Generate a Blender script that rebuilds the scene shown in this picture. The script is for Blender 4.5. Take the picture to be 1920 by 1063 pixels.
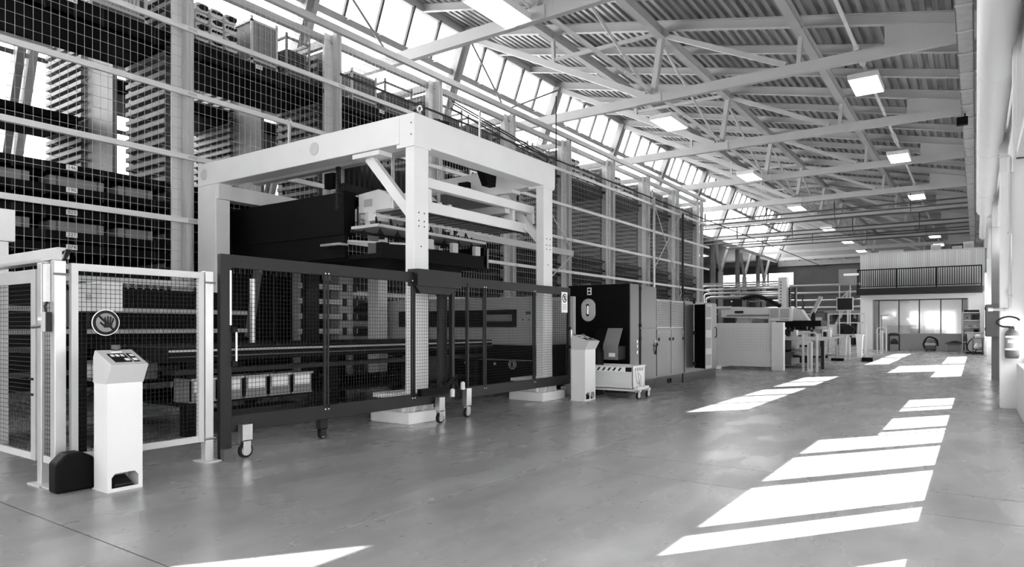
import bpy, math, random
from mathutils import Vector, Matrix
random.seed(7)
for _o in list(bpy.data.objects): bpy.data.objects.remove(_o, do_unlink=True)
SC = bpy.context.scene
COL = SC.collection
R = math.radians

# ------------------------------------------------------------------ camera
cam_d = bpy.data.cameras.new('camera'); cam = bpy.data.objects.new('camera', cam_d); COL.objects.link(cam)
cam_d.sensor_width = 36.0; cam_d.lens = 36.0*1255/1920; cam_d.shift_y = (613-531.5)/1920
cam_d.clip_start = .05; cam_d.clip_end = 400
cam.location = (0, 0, 1.4); cam.rotation_euler = (R(90), 0, math.atan(870/1255))
SC.camera = cam
# ------------------------------------------------------------------ sky, sun, exposure
w = bpy.data.worlds.new('world'); SC.world = w; w.use_nodes = True
_bg = w.node_tree.nodes['Background']; _bg.inputs[0].default_value = (1, 1, 1, 1); _bg.inputs[1].default_value = 5.0
sun_d = bpy.data.lights.new('sun', 'SUN'); sun = bpy.data.objects.new('sun', sun_d); COL.objects.link(sun)
sun_d.energy = 42.0; sun_d.angle = R(.4)
sun.rotation_euler = Vector((-1.15, -1.61, -1.0)).to_track_quat('-Z', 'Y').to_euler()
sun.location = (10, 14, 20)
vs = SC.view_settings
vs.view_transform = 'Standard'; vs.look = 'None'; vs.gamma = 1.0; vs.use_curve_mapping = False
vs.exposure = 0.85
def portal(loc, direction, sx, sy):
    l = bpy.data.lights.new('daylight_portal', 'AREA'); l.shape = 'RECTANGLE'; l.size = sx; l.size_y = sy
    l.cycles.is_portal = True
    o = bpy.data.objects.new('daylight_portal', l); COL.objects.link(o); o.location = loc
    o.rotation_euler = Vector(direction).to_track_quat('-Z', 'Z').to_euler()
    return o

# ------------------------------------------------------------------ materials
MT = {}
def mat(name, v, rough=.5, metal=0.0, var=0.0, scale=3.0, bump=0.0, spec=.5, stretch=None):
    m = bpy.data.materials.new(name); m.use_nodes = True; nt = m.node_tree
    b = nt.nodes['Principled BSDF']
    c = v if isinstance(v, tuple) else (v, v, v)
    b.inputs['Base Color'].default_value = (*c, 1); b.inputs['Roughness'].default_value = rough
    b.inputs['Metallic'].default_value = metal; b.inputs['Specular IOR Level'].default_value = spec
    if var or bump:
        tc = nt.nodes.new('ShaderNodeTexCoord'); n = nt.nodes.new('ShaderNodeTexNoise'); n.inputs['Scale'].default_value = scale
        n.inputs['Detail'].default_value = 6
        src = tc.outputs['Object']
        if stretch:
            mp = nt.nodes.new('ShaderNodeMapping'); mp.inputs['Scale'].default_value = stretch
            nt.links.new(src, mp.inputs[0]); src = mp.outputs[0]
        nt.links.new(src, n.inputs['Vector'])
        if var:
            r = nt.nodes.new('ShaderNodeValToRGB')
            r.color_ramp.elements[0].position = .3; r.color_ramp.elements[1].position = .7
            r.color_ramp.elements[0].color = (*[max(0, q*(1-var)) for q in c], 1)
            r.color_ramp.elements[1].color = (*[min(1, q*(1+var)) for q in c], 1)
            nt.links.new(n.outputs['Fac'], r.inputs[0]); nt.links.new(r.outputs[0], b.inputs['Base Color'])
        if bump:
            bp = nt.nodes.new('ShaderNodeBump'); bp.inputs['Strength'].default_value = bump; bp.inputs['Distance'].default_value = .01
            nt.links.new(n.outputs['Fac'], bp.inputs['Height']); nt.links.new(bp.outputs[0], b.inputs['Normal'])
    MT[name] = m; return m
mat('white', .72, .45, var=.03, scale=2)
mat('white2', .72, .5, var=.05, scale=2)
mat('lgrey', .52, .45, var=.06, scale=2)
mat('steel', .40, .45, var=.08, scale=2)
mat('mgrey', .22, .5, var=.08, scale=2)
mat('dgrey', .08, .5, var=.1, scale=3)
mat('charcoal', .013, .5, var=.12, scale=40, spec=.3)
mat('cabgrey', .055, .36, var=.05, scale=2)
mat('black', .003, .6, spec=.12)
mat('blackgloss', .005, .3, spec=.3)
mat('rubber', .012, .8, spec=.2)
mat('galv', .50, .32, .85, var=.12, scale=6)
mat('chrome', .75, .18, 1.0)
mat('alu', .55, .35, .5, var=.05, scale=4)
mat('wire', .55, .4, .2)
mat('wire_dark', .012, .5, spec=.2)
mat('plaster', .78, .8, var=.04, scale=1.5, bump=.1)
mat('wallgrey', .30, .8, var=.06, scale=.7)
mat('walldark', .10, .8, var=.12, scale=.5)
mat('roofsteel', .45, .45, var=.06, scale=1)
mat('deck', .36, .38, .6, var=.3, scale=.9, stretch=(4, .12, 1))
mat('cardboard', .34, .8, var=.12, scale=6)
mat('label', .9, .6)
mat('paperdark', .008, .6, spec=.2)
mat('wood', .42, .6, var=.25, scale=4, stretch=(6, 6, .35))
mat('officewall', .80, .7)
mat('officegrey', .30, .6, var=.05, scale=1)
mat('bagwhite', .75, .35, var=.18, scale=7, bump=.6)
mat('skin', .45, .5)
mat('cloth_dark', .03, .9, var=.3, scale=8)
mat('cloth_white', .7, .9)
mat('extinguisher', .07, .5)
mat('ductwhite', .86, .4, var=.02, scale=.8)
mat('tray', .42, .5, .2, var=.12, scale=5)
mat('joint', .008, .9, spec=.1)
mat('bracket', .17, .5, var=.1, scale=3)
mat('bracket_back', .05, .6)

def concrete():
    m = bpy.data.materials.new('concrete'); m.use_nodes = True; nt = m.node_tree; b = nt.nodes['Principled BSDF']; L = nt.links.new
    geo = nt.nodes.new('ShaderNodeNewGeometry')
    def noise(scale, detail, rough, st):
        mp = nt.nodes.new('ShaderNodeMapping'); mp.inputs['Scale'].default_value = st; L(geo.outputs['Position'], mp.inputs[0])
        n = nt.nodes.new('ShaderNodeTexNoise'); n.inputs['Scale'].default_value = scale; n.inputs['Detail'].default_value = detail
        n.inputs['Roughness'].default_value = rough; L(mp.outputs[0], n.inputs['Vector']); return n
    a = noise(1.5, 4, .5, (1.5, .6, 1)); d = noise(5.0, 4, .5, (1, 1.4, 1)); e = noise(.35, 4, .5, (1, 1, 1))
    mx = nt.nodes.new('ShaderNodeMix'); mx.data_type = 'FLOAT'; mx.inputs[0].default_value = .12
    L(a.outputs['Fac'], mx.inputs[2]); L(d.outputs['Fac'], mx.inputs[3])
    mx2 = nt.nodes.new('ShaderNodeMix'); mx2.data_type = 'FLOAT'; mx2.inputs[0].default_value = .35
    L(mx.outputs[0], mx2.inputs[2]); L(e.outputs['Fac'], mx2.inputs[3])
    r = nt.nodes.new('ShaderNodeValToRGB'); r.color_ramp.elements[0].position = .36; r.color_ramp.elements[1].position = .64
    r.color_ramp.elements[0].color = (.205, .205, .205, 1); r.color_ramp.elements[1].color = (.35, .35, .35, 1)
    L(mx2.outputs[0], r.inputs[0]); L(r.outputs[0], b.inputs['Base Color'])
    rr = nt.nodes.new('ShaderNodeMapRange'); rr.inputs[1].default_value = .35; rr.inputs[2].default_value = .65
    rr.inputs[3].default_value = .34; rr.inputs[4].default_value = .22; L(a.outputs['Fac'], rr.inputs[0]); L(rr.outputs[0], b.inputs['Roughness'])
    bp = nt.nodes.new('ShaderNodeBump'); bp.inputs['Strength'].default_value = .02; bp.inputs['Distance'].default_value = .002
    L(e.outputs['Fac'], bp.inputs['Height']); L(bp.outputs[0], b.inputs['Normal'])
    MT['concrete'] = m
concrete()
def glazing(name, trans, transl, tint=.95):
    m = bpy.data.materials.new(name); m.use_nodes = True; nt = m.node_tree; nt.nodes.clear(); L = nt.links.new
    out = nt.nodes.new('ShaderNodeOutputMaterial'); t = nt.nodes.new('ShaderNodeBsdfTransparent'); t.inputs[0].default_value = (tint, tint, tint, 1)
    g = nt.nodes.new('ShaderNodeBsdfGlossy'); g.inputs['Roughness'].default_value = .05
    s = nt.nodes.new('ShaderNodeBsdfTranslucent'); s.inputs[0].default_value = (.9, .9, .9, 1)
    m1 = nt.nodes.new('ShaderNodeMixShader'); m1.inputs[0].default_value = transl; L(t.outputs[0], m1.inputs[1]); L(s.outputs[0], m1.inputs[2])
    m2 = nt.nodes.new('ShaderNodeMixShader'); m2.inputs[0].default_value = 1-trans; L(m1.outputs[0], m2.inputs[1]); L(g.outputs[0], m2.inputs[2])
    L(m2.outputs[0], out.inputs[0]); MT[name] = m
glazing('polycarb', .97, .25); glazing('glass', .93, 0.0); glazing('glass_office', .86, .18)
def emis(name, v, s):
    m = bpy.data.materials.new(name); m.use_nodes = True; nt = m.node_tree; b = nt.nodes['Principled BSDF']
    b.inputs['Base Color'].default_value = (.8, .8, .8, 1); b.inputs['Emission Color'].default_value = (v, v, v, 1); b.inputs['Emission Strength'].default_value = s
    MT[name] = m
emis('lamp', 1.0, 7.0); emis('lamp_office', 1.0, 7.0); emis('screen', .5, .5)
def planks():
    m = bpy.data.materials.new('cladding'); m.use_nodes = True; nt = m.node_tree; b = nt.nodes['Principled BSDF']; L = nt.links.new
    tc = nt.nodes.new('ShaderNodeTexCoord'); mp = nt.nodes.new('ShaderNodeMapping'); mp.inputs['Scale'].default_value = (7, 7, .25)
    n = nt.nodes.new('ShaderNodeTexNoise'); n.inputs['Scale'].default_value = 3; n.inputs['Detail'].default_value = 5
    oi = nt.nodes.new('ShaderNodeObjectInfo')
    r = nt.nodes.new('ShaderNodeValToRGB'); r.color_ramp.elements[0].color = (.42, .42, .42, 1); r.color_ramp.elements[1].color = (.75, .75, .75, 1)
    ad = nt.nodes.new('ShaderNodeMath'); ad.operation = 'MULTIPLY_ADD'; ad.inputs[1].default_value = .35
    L(oi.outputs['Random'], ad.inputs[0]); L(tc.outputs['Object'], mp.inputs[0]); L(mp.outputs[0], n.inputs['Vector']); 
    sc = nt.nodes.new('ShaderNodeMath'); sc.operation = 'MULTIPLY'; sc.inputs[1].default_value = .75
    L(n.outputs['Fac'], sc.inputs[0]); L(sc.outputs[0], ad.inputs[2]); L(ad.outputs[0], r.inputs[0]); L(r.outputs[0], b.inputs['Base Color'])
    b.inputs['Roughness'].default_value = .6; MT['cladding'] = m
planks()

# ------------------------------------------------------------------ builders
WORLD = {}
class MB:
    def __init__(s): s.v = []; s.f = []
    def add(s, v, f):
        o = len(s.v); s.v += [tuple(q) for q in v]; s.f += [tuple(o+i for i in g) for g in f]; return s
    def box(s, x0, x1, y0, y1, z0, z1):
        v = [(x, y, z) for x in (x0, x1) for y in (y0, y1) for z in (z0, z1)]
        return s.add(v, [(0,1,3,2),(4,6,7,5),(0,4,5,1),(2,3,7,6),(0,2,6,4),(1,5,7,3)])
    def rbox(s, c, d, rot):        # rotated box, rot = Euler tuple
        from mathutils import Euler
        m = Euler(rot).to_matrix(); v = []
        for x in (-.5, .5):
            for y in (-.5, .5):
                for z in (-.5, .5): v.append(Vector(c)+m @ Vector((x*d[0], y*d[1], z*d[2])))
        return s.add(v, [(0,1,3,2),(4,6,7,5),(0,4,5,1),(2,3,7,6),(0,2,6,4),(1,5,7,3)])
    def frame(s, p, q):
        d = (Vector(q)-Vector(p)).normalized(); up = Vector((0,0,1)) if abs(d.z) < .95 else Vector((0,1,0))
        a = d.cross(up).normalized(); b = a.cross(d).normalized(); return a, b
    def bar(s, p, q, w, h):        # rectangular bar p -> q, w sideways, h upwards
        a, b = s.frame(p, q); p = Vector(p); q = Vector(q); v = []
        for e in (p, q):
            for i, j in ((-1,-1),(1,-1),(1,1),(-1,1)): v.append(e+a*(i*w/2)+b*(j*h/2))
        return s.add(v, [(3,2,1,0),(4,5,6,7),(0,1,5,4),(1,2,6,5),(2,3,7,6),(3,0,4,7)])
    def ibar(s, p, q, w, h, t=.02):
        a, b = s.frame(p, q); p = Vector(p); q = Vector(q)
        for off, ww, hh in ((h/2-t/2, w, t), (-h/2+t/2, w, t), (0, t, h-2*t)):
            s.bar(p+b*off, q+b*off, ww, hh)
        return s
    def tube(s, p, q, r, n=8, r2=None):
        a, b = s.frame(p, q); p = Vector(p); q = Vector(q); r2 = r if r2 is None else r2; v = []
        for e, rr in ((p, r), (q, r2)):
            for i in range(n):
                t = 2*math.pi*i/n; v.append(e+a*(rr*math.cos(t))+b*(rr*math.sin(t)))
        f = [(i, (i+1) % n, n+(i+1) % n, n+i) for i in range(n)]
        f += [tuple(range(n-1, -1, -1)), tuple(range(n, 2*n))]
        return s.add(v, f)
    def pipe(s, path, r, n=8, soft=0):
        P = [Vector(p) for p in path]; v = []
        if soft:               # Catmull-Rom through the given points
            Q = [P[0]]+P+[P[-1]]; P = []
            for i in range(1, len(Q)-2):
                for k in range(soft):
                    t = k/soft; a, b, c, d = Q[i-1], Q[i], Q[i+1], Q[i+2]
                    P.append(.5*((2*b)+(c-a)*t+(2*a-5*b+4*c-d)*t*t+(3*b-a-3*c+d)*t**3))
            P.append(Q[-1])
        prev = None
        for i, p in enumerate(P):
            d = (P[min(i+1, len(P)-1)]-P[max(i-1, 0)]).normalized()
            if prev is None:
                up = Vector((0,0,1)) if abs(d.z) < .9 else Vector((0,1,0)); a = d.cross(up).normalized()
            else:
                a = (prev-d*prev.dot(d)).normalized()
            prev = a; b = a.cross(d)
            for k in range(n):
                t = 2*math.pi*k/n; v.append(p+a*(r*math.cos(t))+b*(r*math.sin(t)))
        f = []
        for i in range(len(P)-1):
            for k in range(n): f.append((i*n+k, i*n+(k+1) % n, (i+1)*n+(k+1) % n, (i+1)*n+k))
        f += [tuple(range(n)), tuple(range(len(P)*n-1, (len(P)-1)*n-1, -1))]
        return s.add(v, f)
    def lathe(s, prof, c, axis='z', n=16):   # prof: (radius, along)
        v = []
        for rr, h in prof:
            for k in range(n):
                t = 2*math.pi*k/n; A, B = rr*math.cos(t), rr*math.sin(t)
                p = {'z': (A, B, h), 'x': (h, A, B), 'y': (A, h, B)}[axis]
                v.append((c[0]+p[0], c[1]+p[1], c[2]+p[2]))
        f = []
        for i in range(len(prof)-1):
            for k in range(n): f.append((i*n+k, i*n+(k+1) % n, (i+1)*n+(k+1) % n, (i+1)*n+k))
        f += [tuple(range(n-1, -1, -1)), tuple(range((len(prof)-1)*n, len(prof)*n))]
        return s.add(v, f)
    def prism(s, poly, axis, a, b):          # poly in the other two axes (x,y,z order without axis)
        n = len(poly); v = []
        for t in (a, b):
            for u, w_ in poly: v.append({'x': (t, u, w_), 'y': (u, t, w_), 'z': (u, w_, t)}[axis])
        f = [(i, (i+1) % n, n+(i+1) % n, n+i) for i in range(n)]+[tuple(range(n-1, -1, -1)), tuple(range(n, 2*n))]
        return s.add(v, f)
    def wires(s, axis, c, u0, u1, z0, z1, du, dz, t):   # grid of thin wires in the plane axis = c
        def rod(p, q):
            a, b = s.frame(p, q); p = Vector(p); q = Vector(q); v = []
            for e in (p, q):
                for k in range(3):
                    an = 2*math.pi*k/3; v.append(e+a*(t*math.cos(an))+b*(t*math.sin(an)))
            s.add(v, [(0,1,4,3),(1,2,5,4),(2,0,3,5)])
        P = (lambda u, z: (c, u, z)) if axis == 'x' else (lambda u, z: (u, c, z))
        n = max(1, round((u1-u0)/du)); m_ = max(1, round((z1-z0)/dz))
        for i in range(n+1): u = u0+(u1-u0)*i/n; rod(P(u, z0), P(u, z1))
        for i in range(m_+1): z = z0+(z1-z0)*i/m_; rod(P(u0, z), P(u1, z))
        return s
    def build(s, name, m, parent=None, smooth=False, bevel=0.0, origin=None):
        if parent is None:
            if origin is None:
                xs, ys, zs = zip(*s.v); origin = ((min(xs)+max(xs))/2, (min(ys)+max(ys))/2, min(zs))
        else: origin = WORLD[parent.name]
        ox, oy, oz = origin
        me = bpy.data.meshes.new(name); me.from_pydata([(x-ox, y-oy, z-oz) for x, y, z in s.v], [], s.f)
        import bmesh
        bm = bmesh.new(); bm.from_mesh(me); bmesh.ops.recalc_face_normals(bm, faces=bm.faces); bm.to_mesh(me); bm.free()
        if smooth:
            for p in me.polygons: p.use_smooth = True
        me.materials.append(MT[m]); o = bpy.data.objects.new(name, me); COL.objects.link(o)
        if parent is None: o.location = origin
        else: o.parent = parent
        WORLD[o.name] = tuple(origin)
        if smooth: 
            try: me.set_sharp_from_angle(angle=R(40))
            except Exception: pass
        if bevel:
            b = o.modifiers.new('bevel', 'BEVEL'); b.width = bevel; b.segments = 2; b.limit_method = 'ANGLE'
        return o
def tag(o, label=None, cat=None, group=None, kind=None):
    if label: o['label'] = label
    if cat: o['category'] = cat
    if group: o['group'] = group
    if kind: o['kind'] = kind
    return o
def thing(name, label, cat, loc, group=None):
    o = bpy.data.objects.new(name, None); COL.objects.link(o); o.location = loc; o.empty_display_size = .2
    WORLD[o.name] = tuple(loc); return tag(o, label, cat, group)
def setting(name, loc=(0, 0, 0)):
    o = bpy.data.objects.new(name, None); COL.objects.link(o); o.location = loc; WORLD[o.name] = tuple(loc); o['kind'] = 'structure'; return o
def clone(o, parent, dx=0, dy=0, dz=0):     # a copy of one part, shifted, sharing its mesh
    c = o.copy(); COL.objects.link(c); c.parent = parent
    c.location = (o.location[0]+dx, o.location[1]+dy, o.location[2]+dz); WORLD[c.name] = WORLD[o.name]; return c
def copy_tree(o, loc, label=None, group=None):
    c = o.copy(); COL.objects.link(c); c.location = loc
    if label: c['label'] = label
    if group: c['group'] = group
    for ch in o.children:
        d = ch.copy(); COL.objects.link(d); d.parent = c
        for g in ch.children:
            e = g.copy(); COL.objects.link(e); e.parent = d
    return c
def text(body, size, loc, facing, m, parent, name='lettering', ext=.001, align='CENTER'):
    cu = bpy.data.curves.new('t', 'FONT'); cu.body = body; cu.size = size; cu.align_x = align; cu.align_y = 'CENTER'; cu.extrude = ext
    to = bpy.data.objects.new('t', cu); COL.objects.link(to)
    dg = bpy.context.evaluated_depsgraph_get(); me = bpy.data.meshes.new_from_object(to.evaluated_get(dg))
    bpy.data.objects.remove(to, do_unlink=True)
    rot = {'+x': Matrix.Rotation(R(90), 4, 'Z') @ Matrix.Rotation(R(90), 4, 'X'), '-y': Matrix.Rotation(R(90), 4, 'X')}[facing]
    w_ = WORLD[parent.name]
    me.transform(Matrix.Translation(Vector(loc)-Vector(w_)) @ rot); me.materials.clear(); me.materials.append(MT[m])
    o = bpy.data.objects.new(name, me); COL.objects.link(o); o.parent = parent; WORLD[o.name] = w_; return o
def B(*a): return MB().box(*a)

# ================================================================== THE SETTING
Y0, Y1 = -14.0, 93.0
TY = [-0.8+8.4*k for k in range(0, 12)]           # truss lines along the hall
# ---- floor: dark bed and concrete slabs with saw-cut joints
floor = B(-46, .78, Y0, Y1, -.3, -.006).build('floor', 'joint'); floor['kind'] = 'structure'
xc_ = [-46, -23, -10.1, -3.6, .78]
yc_ = [Y0, -8, -3, 2.07, 5.9, 6.72, 13, 19, 25, 31, 37, 43, 49, 55, 61, 67, 73, 79, 86, Y1]
for i in range(len(xc_)-1):
    for j in range(len(yc_)-1):
        g = .006
        B(xc_[i]+g, xc_[i+1]-g, yc_[j]+g, yc_[j+1]-g, -.006, 0).build('slab', 'concrete', floor)
# ---- right wall with its window openings (y0, y1, z0, z1)
WIN = [(0.2, 1.6, .89, 2.02), (1.8, 3.2, .89, 2.02), (3.4, 4.7, .89, 2.02), (5.0, 6.17, .89, 2.02), (6.96, 7.59, .89, 2.02), (7.78, 9.22, .89, 2.02),  # first three openings lie out of view, added to let in light
       (9.47, 10.87, .89, 2.02), (11.08, 12.22, .89, 2.02), (12.22, 12.55, .89, 1.54), (12.76, 14.21, .89, 1.54), (15.1, 15.76, .89, 1.54),
       (15.85, 17.35, .89, 1.54), (24.34, 27.3, .89, 1.54), (27.4, 31.75, .89, 2.57), (31.9, 39.8, .89, 1.56),
       (-9.8, -5.2, .89, 4.02), (-4.8, -.3, .89, 4.02), (2.0, 8.48, 3.37, 4.02), (17.08, 18.5, 3.37, 4.02), (18.6, 20.1, 3.37, 4.02),  # first two openings sit unseen behind the camera, added for light
       (20.3, 21.95, 3.37, 4.02), (22.6, 24.2, 3.37, 4.02), (24.4, 26.4, 3.37, 4.02), (33.6, 38.7, 2.95, 3.6), (39.2, 45.6, 3.0, 3.66)]
def holed(opens, u0, u1, z0, z1, put):
    us = sorted({u0, u1, *[q for o in opens for q in o[:2]]})
    for a, b in zip(us, us[1:]):
        m_ = (a+b)/2; cut = sorted((o[2], o[3]) for o in opens if o[0] < m_ < o[1]); z = z0
        for c0, c1 in cut:
            if c0 > z: put(a, b, z, c0)
            z = max(z, c1)
        if z < z1: put(a, b, z, z1)
wr = MB(); holed(WIN, Y0, Y1, 0, 10.74, lambda a, b, c, d: wr.box(.685, .71, a, b, c, d))
wall_right = wr.build('wall_right', 'plaster', origin=(.7, 0, 0)); wall_right['kind'] = 'structure'
for n, (a, b, c, d) in enumerate(WIN):
    wn = setting('window_%d' % (n+2), (.7, (a+b)/2, c))
    f = MB(); t = .012
    f.box(.69, .715, a, a+t, c, d).box(.69, .715, b-t, b, c, d).box(.69, .715, a, b, c, c+t).box(.69, .715, a, b, d-t, d)
    f.build('window_frame', 'white', wn); B(.7, .703, a+t, b-t, c+t, d-t).build('pane', 'glass', wn)
B(.56, .685, Y0, 14.1, 0, .79).build('trim_1', 'lgrey', bevel=.02)['kind'] = 'structure'       # plinth under the windows
# pilasters
for n, (a, b) in enumerate([(-2.3, -1.85), (6.22, 6.6), (14.25, 14.7), (21.98, 22.3), (31.8, 32.1), (40.0, 40.4)]):
    B(.34, .685, a, b, 0, 4.05).build('trim_%d' % (n+2), ['plaster', 'plaster', 'plaster', 'wallgrey', 'plaster', 'plaster'][n], bevel=.01)['kind'] = 'structure'
    B(.52, .685, a+.02, b-.02, 4.05, 10.2).build('trim_%d' % (n+9), 'plaster')['kind'] = 'structure'
# high framed panels on the right wall
pn = setting('window_40', (.62, 11.5, 4.3))
f = MB()
for z in (4.25, 6.4, 8.6): f.box(.56, .685, 5, 14.2, z, z+.14)
for y in (5, 8, 11, 14.1): f.box(.56, .685, y, y+.12, 4.25, 8.7)
f.build('window_frame', 'white', pn)
for y in (5, 8, 11):
    for z in (4.25, 6.4): B(.62, .685, y+.12, y+3, z+.14, z+2.15).build('pane', 'steel', pn)
# ---- left wall, annex, back and far walls
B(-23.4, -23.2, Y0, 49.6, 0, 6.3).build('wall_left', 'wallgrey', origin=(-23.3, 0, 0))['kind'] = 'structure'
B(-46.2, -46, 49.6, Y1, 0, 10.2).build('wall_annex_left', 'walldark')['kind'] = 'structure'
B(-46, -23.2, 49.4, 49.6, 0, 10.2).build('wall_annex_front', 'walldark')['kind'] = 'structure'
B(-46, -21.6, 49.6, Y1, 10.2, 10.35).build('ceiling_annex', 'dgrey')['kind'] = 'structure'
FILL_WIN = [(-18, -14.2, 1, 3.6), (-13.8, -10.2, 1, 3.6), (-9.8, -6.2, 1, 3.6), (-5.8, -2.2, 1, 3.6)]  # unseen back openings, added and sized for light on faces toward the camera
wb = MB(); holed(FILL_WIN, -23.4, .75, 0, 16, lambda a, b, c, d: wb.box(a, b, Y0-.2, Y0, c, d))
wb.build('wall_back', 'plaster', origin=(-10, Y0, 0))['kind'] = 'structure'
for n, (a, b, c, d) in enumerate(FILL_WIN):
    wn = setting('window_%d' % (n+42), ((a+b)/2, Y0-.1, c)); f = MB(); t = .06
    f.box(a, a+t, Y0-.15, Y0-.05, c, d).box(b-t, b, Y0-.15, Y0-.05, c, d).box(a, b, Y0-.15, Y0-.05, c, c+t).box(a, b, Y0-.15, Y0-.05, d-t, d)
    f.build('window_frame', 'steel', wn); B(a+t, b-t, Y0-.11, Y0-.1, c+t, d-t).build('pane', 'glass', wn)
FW = [(-29, -26, 6.9, 8.6), (-25.9, -22.9, 6.9, 8.6), (-22.8, -19.6, 6.9, 8.6)]
wf = MB(); holed(FW, -46.2, .75, 0, 9.6, lambda a, b, c, d: wf.box(a, b, Y1, Y1+.2, c, d))
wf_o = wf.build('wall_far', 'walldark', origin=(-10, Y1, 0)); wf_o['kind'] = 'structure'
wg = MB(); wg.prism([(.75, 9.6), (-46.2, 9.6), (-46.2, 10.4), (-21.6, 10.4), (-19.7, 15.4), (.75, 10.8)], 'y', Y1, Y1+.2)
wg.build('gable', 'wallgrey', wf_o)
gb = MB().box(-21.5, .6, Y1-.35, Y1-.05, 9.35, 9.95)
for k in range(12): gb.box(-20.8+1.8*k, -20.7+1.8*k, Y1-.35, Y1-.05, 9.95, 10.2)
gb.build('gable_beam', 'steel', wf_o)
for z in (2.2, 3.4, 5.6): B(-20, -5.5, Y1-.12, Y1, z, z+.1).build('wall_batten', 'mgrey', wf_o)
for n, (a, b, c, d) in enumerate(FW):
    wn = setting('window_%d' % (n+50), ((a+b)/2, Y1+.1, c)); f = MB(); t = .07
    f.box(a, a+t, Y1+.03, Y1+.15, c, d).box(b-t, b, Y1+.03, Y1+.15, c, d).box(a, b, Y1+.03, Y1+.15, c, c+t).box(a, b, Y1+.03, Y1+.15, d-t, d)
    f.build('window_frame', 'steel', wn); B(a+t, b-t, Y1+.08, Y1+.09, c+t, d-t).build('pane', 'glass', wn)
# ---- sloping glazing on the left (window_1)
def GX(z): return -19.7-(15.1-z)*.388
def gq(y0, y1, z0, z1, d, th):       # slab lying in the sloping glass plane, pushed inwards by d
    m = MB(); nx, nz = .932, -.362
    v = []
    for dd in (d, d+th):
        for y, z in ((y0, z0), (y1, z0), (y1, z1), (y0, z1)): v.append((GX(z)+nx*dd, y, z+nz*dd))
    return m.add(v, [(3,2,1,0),(4,5,6,7),(0,1,5,4),(1,2,6,5),(2,3,7,6),(3,0,4,7)])
win1 = setting('window_1', (-22, 30, 6.3))
edges = [Y0]+[y for y in TY if y > Y0]+[Y1]
for i in range(len(edges)-1):
    a, b = edges[i], edges[i+1]; zb = 6.3 if a < 49 else 10.2; n = max(1, round((b-a)/1.68))
    for k in range(n):
        y0 = a+(b-a)*k/n; y1 = a+(b-a)*(k+1)/n
        gq(y0+.02, y1-.02, 13.45, 15.1, 0, .012).build('pane', 'polycarb', win1)
        if k: gq(y0-.055, y0+.055, 13.45, 15.1, .012, .12).build('mullion', 'dgrey', win1)
    gq(a+.02, b-.02, zb, 13.35, 0, .012).build('pane', 'polycarb', win1)
    gq(a, b, 13.28, 13.52, .02, .2).build('transom', 'steel', win1)
    if zb < 10:
        for z in (9.0, 7.6): gq(a, b, z, z+.12, .02, .12).build('transom', 'dgrey', win1)
    for k in range(1, n): MB().tube((GX(13.4)+.15, a+(b-a)*k/n, 13.35), (GX(13.4)+.55, a+(b-a)*k/n+.02, 13.3), .018, 6).build('window_stay', 'galv', win1)
for y in TY:
    zb = 6.3 if y < 49 else 10.1
    gq(y-.24, y-.04, zb, 15.1, .02, .4).build('glazing_rafter', 'mgrey', win1); gq(y+.06, y+.26, zb, 15.1, .02, .4).build('glazing_rafter', 'steel', win1)
for a, b in ((TY[2], TY[3]), (TY[3], TY[4])):       # V bracing rods in the glass plane
    for q in (a, b): MB().tube((GX(15)+.35, q, 14.9), (GX(12.75)+.35, (a+b)/2, 12.75), .05, 8).build('bracing_rod', 'mgrey', win1)
# ---- ceiling: corrugated deck in panels and the rafters that carry them
def DZ(x): return 10.72+(.75-x)*.2265
ceiling = setting('ceiling', (-10, 30, 10.5))
prof = []; x = .75; p = .34
while x > -19.9:
    for dx, dz in ((0, 0), (.15, 0), (.18, .13), (.31, .13)): prof.append((x-dx, DZ(x-dx)+dz))
    x -= p
def deck(y0, y1):
    m = MB(); n = len(prof)
    return m.add([(a, y, b) for y in (y0, y1) for a, b in prof], [(i, i+1, n+i+1, n+i) for i in range(n-1)])
base = deck(TY[1], TY[2]).build('deck_panel', 'deck', ceiling)
for k in range(len(TY)):
    if k != 1: clone(base, ceiling, dy=8.4*(k-1))
deck(Y0, TY[0]).build('deck_panel', 'deck', ceiling)
rf = MB().ibar((.6, TY[1]+2.8, DZ(.6)-.17), (-19.6, TY[1]+2.8, DZ(-19.6)-.17), .16, .3, .025).build('rafter', 'roofsteel', ceiling)
for k in range(-2, 33):
    y = TY[1]+2.8*k
    if k != 1 and k % 3 and y < Y1-1: clone(rf, ceiling, dy=2.8*(k-1))
B(-19.95, -19.6, Y0, Y1, 15.0, 15.5).build('ridge_beam', 'roofsteel', ceiling)
B(-21.85, -21.45, 49.6, Y1, 9.9, 10.25).build('valley_beam', 'steel', ceiling)
# trusses
ORD = ['', '', 'first', 'second', 'third', 'fourth', 'fifth', 'sixth', 'seventh', 'eighth', 'ninth', 'tenth']
t0 = thing('roof_truss', 'x', 'truss', (-10, TY[0], 10.05), 'roof trusses across the hall')
y = TY[0]
MB().bar((.64, y, 10.22), (-21.6, y, 10.22), .2, .36).build('bottom_chord', 'roofsteel', t0)
MB().ibar((.6, y, DZ(.6)-.19), (-19.6, y, DZ(-19.6)-.19), .2, .36, .03).build('rafter', 'roofsteel', t0)
MB().prism([(.62, 10.36), (-2.4, 10.38), (-2.4, 11.1), (.62, 10.42)], 'y', y-.05, y+.05).build('haunch', 'roofsteel', t0)
MB().bar((-19.5, y, 14.9), (-10.6, y, 10.4), .18, .26).build('ridge_diagonal', 'roofsteel', t0)
MB().bar((-10.25, y, 10.35), (-9.9, y, 12.75), .2, .26).build('post', 'roofsteel', t0)
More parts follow.
